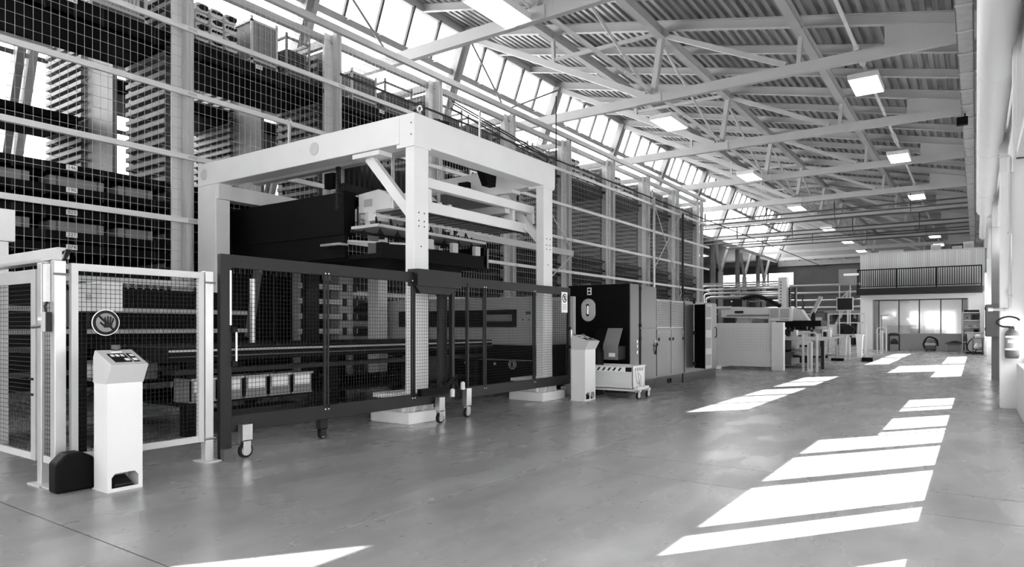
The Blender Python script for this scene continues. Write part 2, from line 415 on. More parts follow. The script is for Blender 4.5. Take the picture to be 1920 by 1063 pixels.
MB().bar((-14.75, y, 12.6), (-14.8, y, 13.9), .14, .16).build('post', 'roofsteel', t0)
MB().bar((-4.98, y, 10.4), (-4.9, y, 11.6), .14, .18).build('post', 'roofsteel', t0)
MB().bar((-9.9, y, 12.6), (-5.4, y, 10.45), .14, .18).build('diagonal', 'roofsteel', t0)
MB().bar((-14.7, y, 12.75), (-10.0, y, 12.7), .1, .14).build('strut', 'roofsteel', t0)
MB().box(-10.9, -9.9, y-.13, y+.13, 10.05, 10.42).build('gusset', 'roofsteel', t0)
t0['label'] = 'grey steel roof truss behind the photographer'
for k in range(1, 12):
    lab = 'grey steel roof truss nearest the front, its chord cut by the top edge' if k == 1 else '%s grey steel roof truss from the front with its whole chord in view' % ORD[k] if k < 11 else 'last grey steel roof truss against the far gable'
    copy_tree(t0, (-10, TY[k], 10.05), lab)
if True:
    for c in list(t0.children): bpy.data.objects.remove(c, do_unlink=True)
    bpy.data.objects.remove(t0, do_unlink=True)
for xx, nm in ((-4.9, 'nearest the right wall'), (-9.9, 'over the middle of the hall'), (-14.8, 'nearest the sloping glazing')):
    m = MB().ibar((xx, Y0, DZ(xx)-.52), (xx, Y1, DZ(xx)-.52), .28, .34, .03)
    tag(m.build('roof_beam', 'roofsteel', origin=(xx, 30, DZ(xx)-.7)), 'long grey roof beam running lengthwise '+nm, 'beam', 'lengthwise roof beams')
for k in range(1, 11):
    tag(MB().tube((-10.12, TY[k]+.12, 12.6), (-10.4, TY[k+1]-.1, 10.45), .055, 8).build('bracing_rod', 'lgrey'),
        'slanting brace rod under the middle roof beam, '+('cut by the top edge of the picture' if k == 1 else ORD[k]+' one wholly in view'), 'rod', 'brace rods between the trusses')
portal((-20.9, 39, 10.8), (.932, 0, -.362), 104, 9.6)
portal((.6, 4, 2.5), (-1, 0, 0), 28, 3.4); portal((.6, 32, 2.5), (-1, 0, 0), 28, 3.4)
portal((-10, Y0+.05, 2.3), (0, 1, 0), 16.2, 2.8)

# ================================================================== HIGH-BAY STORAGE RACK (left)
BAY = [3.5+3.8*i for i in range(10)]              # post lines, bay i between BAY[i] and BAY[i+1]
NTH = ['first', 'second', 'third', 'fourth', 'fifth', 'sixth', 'seventh', 'eighth', 'ninth']
# ---- mesh partition in front of the rack: posts, rails, wire panels
mf = thing('mesh_partition', 'tall wire mesh partition with pale posts and rails in front of the storage rack', 'mesh fence', (-13, 20, 0))
pz = MB().box(-13.0, -12.86, 7.22, 7.38, 0, 8.72).box(-12.87, -12.82, 7.28, 7.32, 0, 8.72).build('post', 'lgrey', mf)
for i, y in enumerate(BAY):
    if i != 1: clone(pz, mf, dy=y-7.3)
for z in (2.24, 3.5, 4.75, 6.01, 7.29):
    B(-12.82, -12.76, 3.5, 38.6, z-.05, z+.05).build('rail', 'white', mf)
    for y in BAY: B(-12.86, -12.755, y-.09, y+.09, z-.03, z+.03).build('rail_clip', 'lgrey', mf)
B(-12.84, -12.72, 3.5, 37.9, 8.56, 8.72).build('top_rail', 'lgrey', mf)
for i in range(9):
    a, b = BAY[i], BAY[i+1]; t = .0042 if i < 3 else .005
    o = MB().wires('x', -12.91, a+.08, b-.08, 2.3, 8.55, .128, .2, t).build('wire_panel', 'wire', mf); o['kind'] = 'stuff'
# ---- rack frames: uprights and their bracket ladders
rk = thing('storage_rack', 'tall steel storage rack with bracket ladders behind the mesh partition', 'rack', (-16, 20, 0))
up = None
for i, y in enumerate(BAY):
    B(-13.42, -13.14, y-.055, y+.055, 0, 8.62).build('upright', 'lgrey', rk); B(-13.14, -13.11, y-.24, y+.2, 0, 8.62).build('upright_face', 'white2', rk)
    MB().box(-15.2, -15.0, y-.06, y+.06, 0, 8.4).build('upright', 'mgrey', rk)
    MB().box(-17.15, -15.95, y-.05, y+.05, 0, 8.5).build('upright_plate', 'bracket', rk)
    MB().box(-19.3, -19.1, y-.06, y+.06, 0, 8.5).build('upright', 'mgrey', rk)
    MB().bar((-12.95, y, 8.5), (-19.3, y, 8.5), .12, .2).build('tie_beam', 'steel', rk)
    zs = [.45+.195*k for k in range(40)]
    for (x0, x1) in ((-14.98, -13.43), (-19.08, -17.16)): B(x0, x1, y-.03, y+.03, .3, 8.3).build('side_plate', 'bracket_back', rk)
    for (x0, x1) in ((-15.05, -13.45), (-19.1, -17.15)):
        if i in (1, 2, 3):
            bk = None
            for z in zs:
                if bk is None:
                    bk = MB().box(x0, x1, y-.2, y-.06, z, z+.012).box(x0, x1, y-.2, y-.188, z, z+.095).build('bracket', 'bracket', rk); z_0 = z
                else: clone(bk, rk, dz=z-z_0)
        m = MB()
        for z in zs:
            if i not in (1, 2, 3): m.box(x0, x1, y-.2, y-.188, z, z+.095).box(x0, x1, y-.2, y-.06, z, z+.012)
            m.box(x0, x1, y+.188, y+.2, z, z+.095)
        o = m.build('bracket_ladder', 'bracket', rk); o['kind'] = 'stuff'
for x, z in ((-15.1, 8.3), (-17.1, 8.45), (-19.2, 8.4), (-15.1, 2.0), (-13.3, 8.45)):
    B(x-.07, x+.07, 3.5, 37.7, z, z+.16).build('long_beam', 'steel', rk)
for i in range(9):       # perforated beams low on the front
    for z in (2.1, 1.42, 1.02):
        m = MB(); a, b = BAY[i]+.2, BAY[i+1]-.2
        m.box(-13.165, -13.14, a, b, z, z+.14)
        m.build('beam', 'lgrey' if z > 2 else 'mgrey', rk)  # lower rows coloured darker for the shade near the floor
        if z > 2 and i < 4:
            d = MB(); n = 24
            for k in range(n):
                yy = a+(b-a)*(k+.5)/n
                d.box(-13.14, -13.137, yy-.05, yy+.05, z+.015, z+.05).box(-13.14, -13.137, yy-.03, yy+.03, z+.06, z+.085).box(-13.14, -13.137, yy-.05, yy+.05, z+.095, z+.125)
            o = d.build('beam_perforation', 'black', rk); o['kind'] = 'stuff'
# ---- cassettes: one thing each
NUM = {4.1: '146', 3.7: '190', 3.3: '023', 2.9: '227', 2.68: '074', 2.33: '141', 6.95: '178'}
LEV = {0: [6.95, 4.1, 3.7, 3.3, 2.9, 2.68, 2.33, 1.85, 1.5, 1.15, .8, .45]}
def cassette(i, z, lv, front=True):
    a, b = BAY[i]+.24, BAY[i+1]-.24; h = .36 if z > 6.5 else .2
    x0, x1 = (-15.0, -13.3) if front else (-19.05, -17.2)
    row = 'front' if front else 'rear'
    c = thing('storage_cassette', 'black cassette, %s from top in the %s rack bay from the left, %s row' % (NTH[lv] if lv < 9 else ['tenth', 'eleventh', 'twelfth'][lv-9], NTH[i], row), 'tray', ((x0+x1)/2, (a+b)/2, z), 'cassette trays in the storage rack')
    m = MB().box(x0, x1, a, b, z, z+.04).box(x1-.06, x1, a, b, z, z+h).box(x0, x0+.06, a, b, z, z+h).box(x0, x1, a, a+.05, z, z+h).box(x0, x1, b-.05, b, z, z+h)
    m.build('tray', 'black', c)
    if front:
        # guide lips at the ends
        for q in (a, b): B(x1, x1+.12, q-.05, q+.05, z+h-.14, z+h-.05).build('guide_lip', 'black', c)
        n = 7 if i < 2 else 0
        for k in range(n):
            yy = a+(b-a)*(k+.5)/n
            if k == 0: st = B(x1, x1+.012, yy-.015, yy+.015, z, z+h).build('stiffener', 'charcoal', c); y_0 = yy
            else: clone(st, c, dy=yy-y_0)
        if i < 3:
            yy = (a+b)/2-.05
            p = B(x1+.012, x1+.02, yy-.09, yy+.09, z+h-.1, z+h-.01).build('number_plate', 'label', c)
            num = NUM.get(z, '0%d' % (30+7*lv)) if i == 0 else {1: '116', 2: '132'}[i] if z > 6.5 else '%03d' % (40+13*lv+61*i)
            text(num, .085, (x1+.022, yy, z+h-.055), '+x', 'paperdark', p)
    return c
for i in range(9):
    for lv, z in enumerate(LEV.get(i, [6.95, 4.1, 3.7, 3.3, 2.9, 2.5, 1.85, 1.5, 1.15, .8, .45])):
        cassette(i, z, lv)
    for lv, z in enumerate([7.1, 3.9, 3.1, 2.3, 1.4] if i else [6.1, 3.9, 3.1, 2.3, 1.4]): cassette(i, z, lv, False)
# sheet bundles on the front cassettes of the first bay
for n, (z, y0, y1, lab) in enumerate([(3.78, 3.9, 4.75, 'left, upper'), (3.78, 5.05, 5.95, 'middle, upper'), (3.78, 6.2, 6.85, 'right, upper'), (2.98, 3.9, 4.75, 'left, lower'), (2.98, 5.05, 5.95, 'middle, lower'), (2.98, 6.2, 6.85, 'right, lower')]):
    zz = z-.04 if z > 3.5 else z-.04
    zz = {3.78: 3.9, 2.98: 3.1}[z]
    t = thing('packed_board', 'grey wrapped bundle standing on a cassette in the first rack bay, %s one' % lab, 'bundle', (-13.6, (y0+y1)/2, zz), 'grey bundles in the first rack bay')
    # stands on the tray floor with its front above the lip
    MB().box(-13.9, -13.42, y0, y1, zz-.16, zz+.19).build('wrapping', 'mgrey', t, bevel=.01)
    for q in (y0+.1, y1-.13): B(-13.42, -13.412, q, q+.03, zz-.16, zz+.19).build('strap', 'dgrey', t)
# ---- loads on the top cassettes
def slat_crate(i, y0, y1, h, lab, m='mgrey', mesh=False, x0=-14.9, x1=-13.42):
    z = 7.31; c = thing('pallet_cage' if mesh else 'slatted_crate', lab, 'cage' if mesh else 'crate', ((x0+x1)/2, (y0+y1)/2, z), 'crates on top of the rack')
    f = MB(); t = .05
    for (xx, yy) in ((x0, y0), (x1-t, y0), (x0, y1-t), (x1-t, y1-t)): f.box(xx, xx+t, yy, yy+t, z, z+h+.08)
    for zz in (z+.12, z+h-t):
        f.box(x0, x1, y0, y0+t, zz, zz+t).box(x0, x1, y1-t, y1, zz, zz+t).box(x0, x0+t, y0, y1, zz, zz+t).box(x1-t, x1, y0, y1, zz, zz+t)
    f.build('frame', 'lgrey' if not mesh else 'mgrey', c)
    if mesh:
        w_ = MB().wires('x', x1-.025, y0, y1, z+.12, z+h, .06, .06, .004); w_.wires('y', y0+.025, x0, x1, z+.12, z+h, .06, .06, .004).wires('x', x0+.025, y0, y1, z+.12, z+h, .08, .08, .004)
        o = w_.build('wire_side', 'galv', c); o['kind'] = 'stuff'
        B(x0+.06, x1-.08, y0+.06, y1-.06, z+.14, z+h*.72).build('contents', 'charcoal', c)
    else:
        n = int((y1-y0)/.075)
        s0 = B(x1-.03, x1-.015, y0+.055, y0+.115, z+.14, z+h).build('slat', m, c)
        for k in range(1, n-1):
            clone(s0, c, dy=.072*k)
        B(x0+.04, x1-.05, y0+.03, y1-.05, z+.13, z+h-.04).build('inner_box', 'dgrey', c)
    B(x0+.02, x1-.02, y0+.02, y1-.02, z, z+.12).build('pallet_base', 'dgrey', c)
    return c
def bag_stack(i, y0, y1, layers, lab, x0=-14.7, x1=-13.45, marks=True):
    z = 7.31; c = thing('bag_pallet', lab, 'bags', ((x0+x1)/2, (y0+y1)/2, z), 'palletised white bags on top of the rack')
    B(x0-.03, x1+.03, y0-.03, y1+.03, z, z+.12).build('pallet', 'charcoal', c)
    n = max(2, round((y1-y0)/.36)); hb = .21
    src = None
    def bag(yc, zc, dx):
        m = MB(); L_, W_, H_ = (x1-x0)/2*.99, (y1-y0)/n/2*1.1, hb/2*1.12
        ring = []
        for k in range(5):
            a = -1+2*k/4; sc = (1-abs(a)**4*.22); ring.append((a, sc))
        v = []; f = []
        for a, sc in ring:
            for q in range(8):
                th = 2*math.pi*q/8+math.pi/8
                cx_ = math.copysign(abs(math.cos(th))**.45, math.cos(th)); sz = math.copysign(abs(math.sin(th))**.45, math.sin(th))
                v.append(((x0+x1)/2+dx+a*L_, yc+cx_*W_*sc, zc+sz*H_*sc))
        for k in range(4):
            for q in range(8): f.append((k*8+q, k*8+(q+1) % 8, (k+1)*8+(q+1) % 8, (k+1)*8+q))
        f += [tuple(range(8)), tuple(range(39, 31, -1))]
        return m.add(v, f)
    for l in range(layers):
        for k in range(n):
            yc = y0+(y1-y0)*(k+.5)/n; zc = z+.12+hb*(l+.5); dx = random.uniform(-.03, .03)
            if src is None:
                b_ = src = bag(yc, zc, dx).build('bag', 'bagwhite', c, smooth=True); p0 = (yc, zc)
            else: b_ = clone(src, c, dx, yc-p0[0], zc-p0[1])
    if marks:
        m = MB()
        for l in range(layers):
            for k in range(n):
                yc = y0+(y1-y0)*(k+.5)/n; zc = z+.12+hb*(l+.5)
                if (l+k) % 2: m.prism([(yc-.12, zc), (yc-.02, zc+.055), (yc+.11, zc+.04), (yc+.11, zc-.04), (yc-.02, zc-.055)], 'x', x1-.03, x1+.03)
                else:
                    for q in range(4): m.box(x1-.03, x1+.03, yc-.12+.065*q, yc-.08+.065*q, zc-.02, zc+.02)
        o = m.build('bag_print', 'paperdark', c); o['kind'] = 'stuff'
slat_crate(0, 3.85, 4.75, .95, 'slatted grey crate at the far left end of the top shelf', 'dgrey')
slat_crate(0, 5.7, 6.75, 1.15, 'tall slatted grey crate on the top shelf left of the wide pale post', 'steel')
bag_stack(1, 7.75, 8.75, 4, 'pallet of white printed bags on the top shelf right of the wide pale post')
slat_crate(1, 9.05, 9.75, 1.05, 'grey slatted crate between the bag pallet and the wire cage', 'mgrey')
slat_crate(1, 9.98, 10.68, 1.0, 'wire cage with dark contents beside the second tall post', mesh=True)
slat_crate(2, 12.0, 12.9, .8, 'low dark slatted crate on the third bay behind the gantry', 'dgrey')
slat_crate(2, 13.2, 14.3, .9, 'wire cage on the third bay above the gantry beam', mesh=True)
slat_crate(3, 15.4, 16.6, .9, 'left wire cage on the fourth bay above the gantry', mesh=True)
slat_crate(3, 16.9, 18.2, .85, 'right wire cage on the fourth bay above the gantry', mesh=True)
slat_crate(4, 19.2, 20.4, .8, 'left wire cage on the fifth bay of the rack', mesh=True)
slat_crate(4, 20.7, 21.9, .8, 'right wire cage on the fifth bay of the rack', mesh=True)
bag_stack(5, 22.9, 24.3, 4, 'left pallet of pale bags on the sixth bay right of the gantry')
bag_stack(5, 24.5, 25.8, 3, 'right pallet of pale bags on the sixth bay right of the gantry')
bag_stack(6, 26.8, 28.2, 4, 'left pallet of pale bags on the seventh bay of the rack')
bag_stack(6, 28.4, 29.7, 3, 'right pallet of pale bags on the seventh bay of the rack')
bag_stack(7, 30.5, 31.5, 3, 'single pallet of pale bags on the eighth bay of the rack')
slat_crate(7, 31.8, 33.2, .95, 'dark slatted crate on the eighth bay beside the pale bags', 'dgrey')
bag_stack(8, 34.3, 35.7, 3, 'left pallet of pale bags on the last bay of the rack')
bag_stack(8, 35.9, 37.2, 3, 'right pallet of pale bags on the last bay of the rack')
# stacker crane rails, pipes on the partition
tag(MB().pipe([(-12.7, 11, 7.55), (-12.7, 30, 7.55), (-12.7, 75, 7.5)], .03, 6).build('cable_conduit', 'charcoal'), 'thin dark conduit running along the upper rack front', 'conduit')
tag(MB().pipe([(-12.72, 21.2, 9.9), (-12.72, 21.2, 7.5)], .025, 6).build('cable_conduit', 'charcoal'), 'short dark vertical conduit left of the right gantry corner', 'conduit')
tag(MB().tube((-12.62, 30.1, 0), (-12.62, 30.1, 7.6), .06, 8).build('support_post', 'galv'), 'steel pole in front of the eighth rack post, left of the crossed braces', 'pole')
tag(MB().tube((-12.62, 33.9, 0), (-12.62, 33.9, 7.3), .06, 8).build('support_post', 'charcoal'), 'dark pole in front of the ninth rack post, right of the crossed braces', 'pole')
br = thing('cross_brace', 'thin crossed braces between two poles on the rack front', 'brace', (-12.66, 32, 4))
MB().tube((-12.66, 30.2, 7.3), (-12.66, 33.8, 3.2), .025, 6).build('brace_rod', 'lgrey', br); MB().tube((-12.66, 33.8, 7.3), (-12.66, 30.2, 4.2), .025, 6).build('brace_rod', 'lgrey', br)
MB().tube((-12.66, 33.8, 3.2), (-12.66, 31.8, .6), .025, 6).build('brace_rod', 'lgrey', br)
br = thing('cross_brace', 'thin crossed braces on the rack front behind the right gantry post', 'brace', (-12.66, 20, 4))
MB().tube((-12.66, 18.9, 7.0), (-12.66, 22.4, 4.2), .025, 6).build('brace_rod', 'lgrey', br); MB().tube((-12.66, 22.4, 4.2), (-12.66, 19.4, 2.4), .025, 6).build('brace_rod', 'lgrey', br)
B(-12.7, -12.66, 15.1, 22.4, 4.1, 4.32).build('rail_plate', 'lgrey', br)

# ================================================================== LOADING GANTRY
ga = thing('loading_gantry', 'big white portal gantry standing over the dark sliding gate', 'gantry', (-9.6, 9.3, 0))
XR, XL, GY0, GY1 = -6.8, -12.55, 7.28, 11.3
def beamy(*a): return B(*a)
B(XR-.3, XR, GY0, GY1, 4.11, 4.57).build('side_beam', 'white', ga, bevel=.012)
B(XL, XR-.3, GY0, GY0+.32, 4.14, 4.57).build('front_beam', 'white', ga, bevel=.012)
B(XL+.8, XR-.3, GY1-.32, GY1, 4.14, 4.57).build('rear_beam', 'white2', ga, bevel=.012)
for y in (GY0, GY1-.42):
    B(XR-.18, XR, y, y+.32, .40, 4.11).build('post', 'white', ga, bevel=.012)
    cp = B(XR-.34, XR+.01, y-.02, y+.36, 4.07, 4.125).build('head_plate', 'white', ga)
    m = MB()
    for dz in (2.9, 2.98, 3.1):
        for dy in (.1, .22): m.tube((XR-.005, y+dy, dz), (XR+.006, y+dy, dz), .012, 8)
    m.tube((XR-.005, y+.15, 2.6), (XR+.006, y+.15, 2.6), .012, 8)
    m.build('bolt', 'dgrey', ga)
    MB().bar((XR-1.1, y+.16, 4.08), (XR-.15, y+.16, 3.05), .1, .15).build('knee_brace', 'white2', ga)
    B(XR-1.35, XR-.75, y+.02, y+.3, 4.06, 4.13).build('brace_plate', 'white2', ga)
    # foot: plinth block, stub with ribs and top plate
    f = MB().box(XR-.62, XR+.16, y-.28, y+.52, 0, .17).build('plinth', 'white', ga, bevel=.01)
    s_ = MB().box(XR-.45, XR, y-.12, y+.36, .17, .37)
    s_.build('stub', 'white2', ga)
    for k in range(3): B(XR, XR+.09, y-.1+.2*k, y-.08+.2*k, .17, .36).build('rib', 'white', ga)
    for k in range(3): B(XR-.42+.18*k, XR-.40+.18*k, y-.21, y-.12, .17, .36).build('rib', 'white', ga)
    B(XR-.6, XR+.13, y-.25, y+.5, .36, .42).build('base_plate', 'white', ga)
    MB().tube((XR-.53, y-.2, .17), (XR-.53, y-.2, .36), .015, 8).build('anchor_bolt', 'galv', ga)
B(XL, XL+.62, GY0, GY0+.3, 0, 4.14).build('rear_post', 'white2', ga, bevel=.012)
B(XL+.62, XL+.7, GY0+.02, GY0+.28, 3.85, 4.14).build('bracket', 'white2', ga)
B(XL+.32, XL+.62, GY0+.3, GY1, 3.86, 4.14).build('crossbeam', 'white2', ga, bevel=.01)
B(XL+.8, XL+1.15, GY1-.3, GY1, 0, 4.14).build('rear_post', 'white', ga, bevel=.012)
# round cover discs on the front beam
for x in (XL+.22, -9.05): MB().lathe([(.11, 0), (.11, -.008), (.09, -.012)], (x, GY0, 4.36), 'y', 20).build('cover_disc', 'lgrey', ga)
m = MB()
for x, z in ((XR-.06, 4.25), (XR-.06, 4.42)): m.tube((x, GY0-.006, z), (x, GY0, z), .012, 8)
m.build('bolt', 'dgrey', ga)
B(-7.36, -7.22, 7.9, 11.2, 3.64, 3.80).build('inner_rail', 'white', ga, bevel=.01)
B(-7.36, -7.22, 11.12, 11.2, 3.45, 3.64).build('rail_end', 'white', ga)
MB().box(-11.9, -7.3, 10.3, 10.45, 3.55, 3.7).build('cross_tube', 'lgrey', ga)
MB().box(-11.9, -7.3, 8.05, 8.2, 4.25, 4.5).build('cross_tube', 'lgrey', ga)
B(-9.3, -7.5, 9.4, 10.95, 3.84, 3.90).build('motor_plate', 'steel', ga)
# black chain drop brackets
for x, y in ((-8.6, 10.7), (-10.2, 8.6)):
    B(x-.12, x+.12, y-.06, y+.06, 4.06, 4.35).build('hanger', 'black', ga)
MB().prism([(10.25, 4.56), (10.8, 4.56), (10.75, 4.18), (10.5, 4.18)], 'x', -8.0, -7.85).build('hanger', 'black', ga)
# chains and rods
def chain(p, q, n):
    m = MB()
    for k in range(n):
        z = p[2]+(q[2]-p[2])*k/n; m.box(p[0]-.035, p[0]+.035, p[1]-.03, p[1]+.03, z-.028, z+.028)
        m.box(p[0]-.02, p[0]+.02, p[1]-.045, p[1]+.045, z-.05, z-.01)
    o = m.build('lifting_chain', 'blackgloss', ga); o['kind'] = 'stuff'
chain((-9.0, 7.75, 4.12), (-9.0, 7.75, 3.4), 12); chain((-9.0, 10.9, 4.12), (-9.0, 10.9, 3.35), 12)
for x, y in ((-7.9, 9.1), (-7.7, 7.75), (-9.6, 8.75)): MB().tube((x, y, 3.3), (x, y, 4.2), .03, 8).build('guide_rod', 'galv', ga)
# energy chain hanging in a curtain (dark comb)
ec = MB()
for k in range(18):
    y = 8.35+k*.13; ec.box(-9.5, -9.42, y-.03, y+.03, 3.95+.0, 4.5)
ec.box(-9.52, -9.38, 8.2, 10.75, 3.86, 4.0)
o = ec.build('energy_chain', 'blackgloss', ga); o['kind'] = 'stuff'
# eye bolts and cables on the top
for x, y, h in ((-10.0, 7.5, .42), (-7.9, 8.6, .55)):
    m = MB().tube((x, y, 4.57), (x, y, 4.57+h), .028, 8); m.pipe([(x+.05*math.cos(a), y, 4.57+h+.05+.05*math.sin(a)) for a in [2*math.pi*k/10 for k in range(11)]], .015, 6)
    m.build('eye_bolt', 'galv', ga)
m = MB()
for k in range(16):
    x0 = -9.8+.16*k; m.pipe([(x0+random.uniform(-.1, .1), 7.9+random.uniform(0, .5), 4.57), (x0+.2, 8.0+random.uniform(0, .5), 4.72+random.uniform(0, .14)), (x0+.55, 8.1, 4.6)], .035, 6)
o = m.build('cable_bundle', 'rubber', ga); o['kind'] = 'stuff'
for dz, dx in ((0, 0), (.06, .05), (.12, .02)):
    MB().pipe([(-7.2+dx, 8.6, 5.05+dz), (-7.1+dx, 10, 4.85+dz), (-7.0+dx, 11.3, 4.66+dz), (-7.0, 11.3, 4.57)], .012, 6).build('cable', 'charcoal', ga)
MB().tube((-6.98, 9.1, 4.57), (-6.98, 9.1, 5.1), .02, 6).build('cable_post', 'galv', ga)

# ---- suction loading frame inside the gantry
sf = thing('suction_frame', 'ribbed pale loading table with white edge hanging inside the white gantry', 'loading table', (-7.7, 9.4, 3.2))
B(-7.42, -7.3, 7.75, 11.05, 3.26, 3.44).build('edge_profile', 'white', sf, bevel=.006)
B(-8.15, -7.42, 7.8, 11.05, 3.29, 3.33).build('table_plate', 'mgrey', sf)
m = MB()
for k in range(14): m.box(-8.13, -7.43, 7.9+.23*k, 7.93+.23*k, 3.275, 3.29)
o = m.build('table_rib', 'dgrey', sf); o['kind'] = 'stuff'
for x in (-8.16, -7.36):
    m = MB()
    for k in range(82): m.box(x-.012, x+.012, 7.8+.0395*k, 7.82+.0395*k, 3.235, 3.275)
    o = m.build('edge_tooth', 'label' if x < -8 else 'charcoal', sf); o['kind'] = 'stuff'
B(-8.2, -8.14, 7.8, 11.05, 3.27, 3.30).build('edge_strip', 'lgrey', sf)
for y, h in ((8.15, .22), (10.55, .22)):
    MB().box(-7.5, -7.3, y, y+.08, 3.44, 3.44+h).box(-8.0, -7.42, y, y+.06, 3.56, 3.62).build('end_bracket', 'white', sf)
for k in range(5): B(-7.75, -7.6, 8.5+.13*k, 8.58+.13*k, 3.33, 3.55).build('valve', 'charcoal' if k % 2 else 'white2', sf)
# ---- gripper carriage
gc = thing('gripper_carriage', 'white angular gripper carriage behind the black hood in the gantry', 'gripper', (-8.7, 8.5, 3.3))
MB().prism([(-9.05, 3.42), (-9.05, 3.76), (-8.55, 3.80), (-8.15, 3.62), (-8.25, 3.42)], 'y', 8.25, 8.6).build('housing', 'white', gc, bevel=.01)
MB().prism([(-8.5, 3.40), (-8.5, 3.78), (-7.95, 3.72), (-7.75, 3.56), (-7.9, 3.38)], 'y', 8.6, 9.0).build('cover', 'white2', gc, bevel=.01)
B(-8.9, -8.7, 8.24, 8.25, 3.52, 3.65).build('rating_plate', 'steel', gc)
B(-8.75, -8.55, 8.2, 8.5, 3.25, 3.42).build('arm', 'white', gc)
MB().box(-8.95, -8.75, 8.25, 8.45, 3.2, 3.42).box(-8.98, -8.9, 8.2, 8.3, 3.3, 3.38).build('valve_block', 'galv', gc)
# ---- suction cup bar field
sb = thing('suction_beam', 'perforated pale beam with dark suction cups under the gripper carriage', 'suction beam', (-8.2, 9.2, 3.0))
B(-8.85, -8.2, 7.9, 10.9, 3.08, 3.13).build('beam', 'lgrey', sb)
for k in range(7):
    for j, x in enumerate((-8.75, -8.35)):
        m = MB().tube((x, 8.1+.42*k, 3.2), (x, 8.1+.42*k, 3.03), .016, 6); m.lathe([(.02, 0), (.06, -.06), (.065, -.075)], (x, 8.1+.42*k, 3.05), 'z', 10)
        m.build('suction_cup', 'rubber', sb)
for k in range(8): MB().pipe([(-8.3, 8.0+.35*k, 3.13), (-8.45, 8.1+.35*k, 3.28), (-8.6, 8.25+.35*k, 3.13)], .015, 6).build('air_hose', 'charcoal', sb)
m = MB()
for k in range(75): m.box(-8.87, -8.85, 7.9+.04*k, 7.92+.04*k, 3.03, 3.08)
o = m.build('edge_tooth', 'charcoal', sb); o['kind'] = 'stuff'
# ---- black hood
bh = thing('black_hood', 'long matt black hood hung across the left half of the gantry', 'hood', (-10.8, 8.1, 3.0))
B(-12.45, -9.1, 7.95, 8.22, 3.02, 3.77).build('front_panel', 'black', bh, bevel=.008)
B(-12.55, -12.45, 7.75, 8.0, 3.05, 3.72).build('end_flange', 'black', bh)
B(-12.4, -9.15, 8.22, 8.9, 3.68, 3.74).build('top_panel', 'black', bh)
B(-12.45, -9.1, 7.98, 8.04, 2.62, 3.02).build('lower_apron', 'black', bh)
lp = thing('lift_platform', 'black lifting platform below the hood inside the gantry', 'platform', (-10.2, 9.5, 2.5))
B(-12.2, -8.25, 8.05, 11.0, 2.58, 2.66).build('deck', 'black', lp)
B(-12.2, -8.25, 10.9, 11.0, 2.66, 3.02).build('back_plate', 'black', lp)
B(-8.4, -8.25, 8.05, 11.0, 2.66, 2.84).build('edge_beam', 'black', lp)
B(-8.5, -8.25, 10.95, 11.05, 2.6, 3.0).build('end_block', 'mgrey', lp)
MB().box(-9.6, -9.1, 7.85, 8.05, 2.83, 2.87).build('guide_strip', 'galv', lp)
MB().bar((-9.1, 8.06, 2.92), (-7.9, 8.3, 2.80), .02, .03).build('sensor_rod', 'lgrey', lp)
for k, y in enumerate((9.1, 9.8, 10.5)): B(-8.24, -8.16, y, y+.16, 2.82, 3.0).build('tag_plate', 'lgrey', lp)
for x in (-11.9, -8.7): B(x-.12, x+.12, 9.3, 9.6, .0, 2.58).build('lift_mast', 'charcoal', lp)
# ---- STOR sign on the rack
sg = thing('rack_sign', 'white sign with dark capital letters seen through the gantry', 'sign', (-12.7, 16.6, 5.8))
B(-12.74, -12.7, 16.1, 17.15, 5.8, 6.2).build('plate', 'label', sg)
text('STOR', .38, (-12.695, 16.6, 6.0), '+x', 'paperdark', sg)

# ================================================================== DARK SLIDING GATE, two leaves
def gate_leaf(label, X, y0, y1, muntins, handle_y):
    g = thing('sliding_gate', label, 'gate', (X, (y0+y1)/2, 0), 'sliding gate leaves')
    z0, z1, w_ = .28, 2.17, .14
    B(X-.058, X-.002, y0+.131, y1-.061, z1-w_, z1).build('top_rail', 'charcoal', g, bevel=.004)
    B(X-.058, X-.002, y0+.131, y1-.061, z0, z0+w_+.03).build('bottom_rail', 'charcoal', g, bevel=.004)
    B(X-.06, X, y0, y0+.13, .0 if y0 < 5 else z0, z1).build('stile', 'charcoal', g, bevel=.004)
    B(X-.06, X, y1-.06, y1, z0, z1).build('stile', 'charcoal', g, bevel=.004)
    for y in muntins:
        for d in (-.035, .015): B(X-.03, X-.002, y+d, y+d+.022, z0+w_, z1-w_).build('muntin', 'charcoal', g)
        m = MB()
        for d in (-.024, .026):
            for z in (z0+w_-.02, z1-w_+.02): m.tube((X, y+d, z), (X+.006, y+d, z), .009, 8)
        m.build('screw', 'label', g)
    o = MB().wires('x', X-.035, y0+.12, y1-.05, z0+w_, z1-w_, .046, .046, .0024).build('wire_mesh', 'wire_dark', g); o['kind'] = 'stuff'
    MB().pipe([(X+.005, handle_y, 1.02), (X+.05, handle_y, 1.04), (X+.05, handle_y, 1.34), (X+.005, handle_y, 1.36)], .012, 8).build('handle', 'chrome', g)
    MB().box(X-.002, X+.03, handle_y-.03, handle_y+.03, .98, 1.04).box(X-.002, X+.03, handle_y-.03, handle_y+.03, 1.34, 1.4).build('handle_mount', 'rubber', g)
    return g
g1 = gate_leaf('left leaf of the dark mesh sliding gate, nearest the light fence', -6.5, 4.02, 7.85, (5.42, 6.95), 4.17)
B(-6.5, -6.494, 4.125, 4.145, 1.42, 2.0).build('light_strip', 'label', g1)
B(-6.52, -6.44, 4.02, 4.13, .0, .12).build('foot', 'dgrey', g1)
B(-6.62, -6.5, 7.0, 7.85, 2.1, 2.2).build('track_cover', 'charcoal', g1)
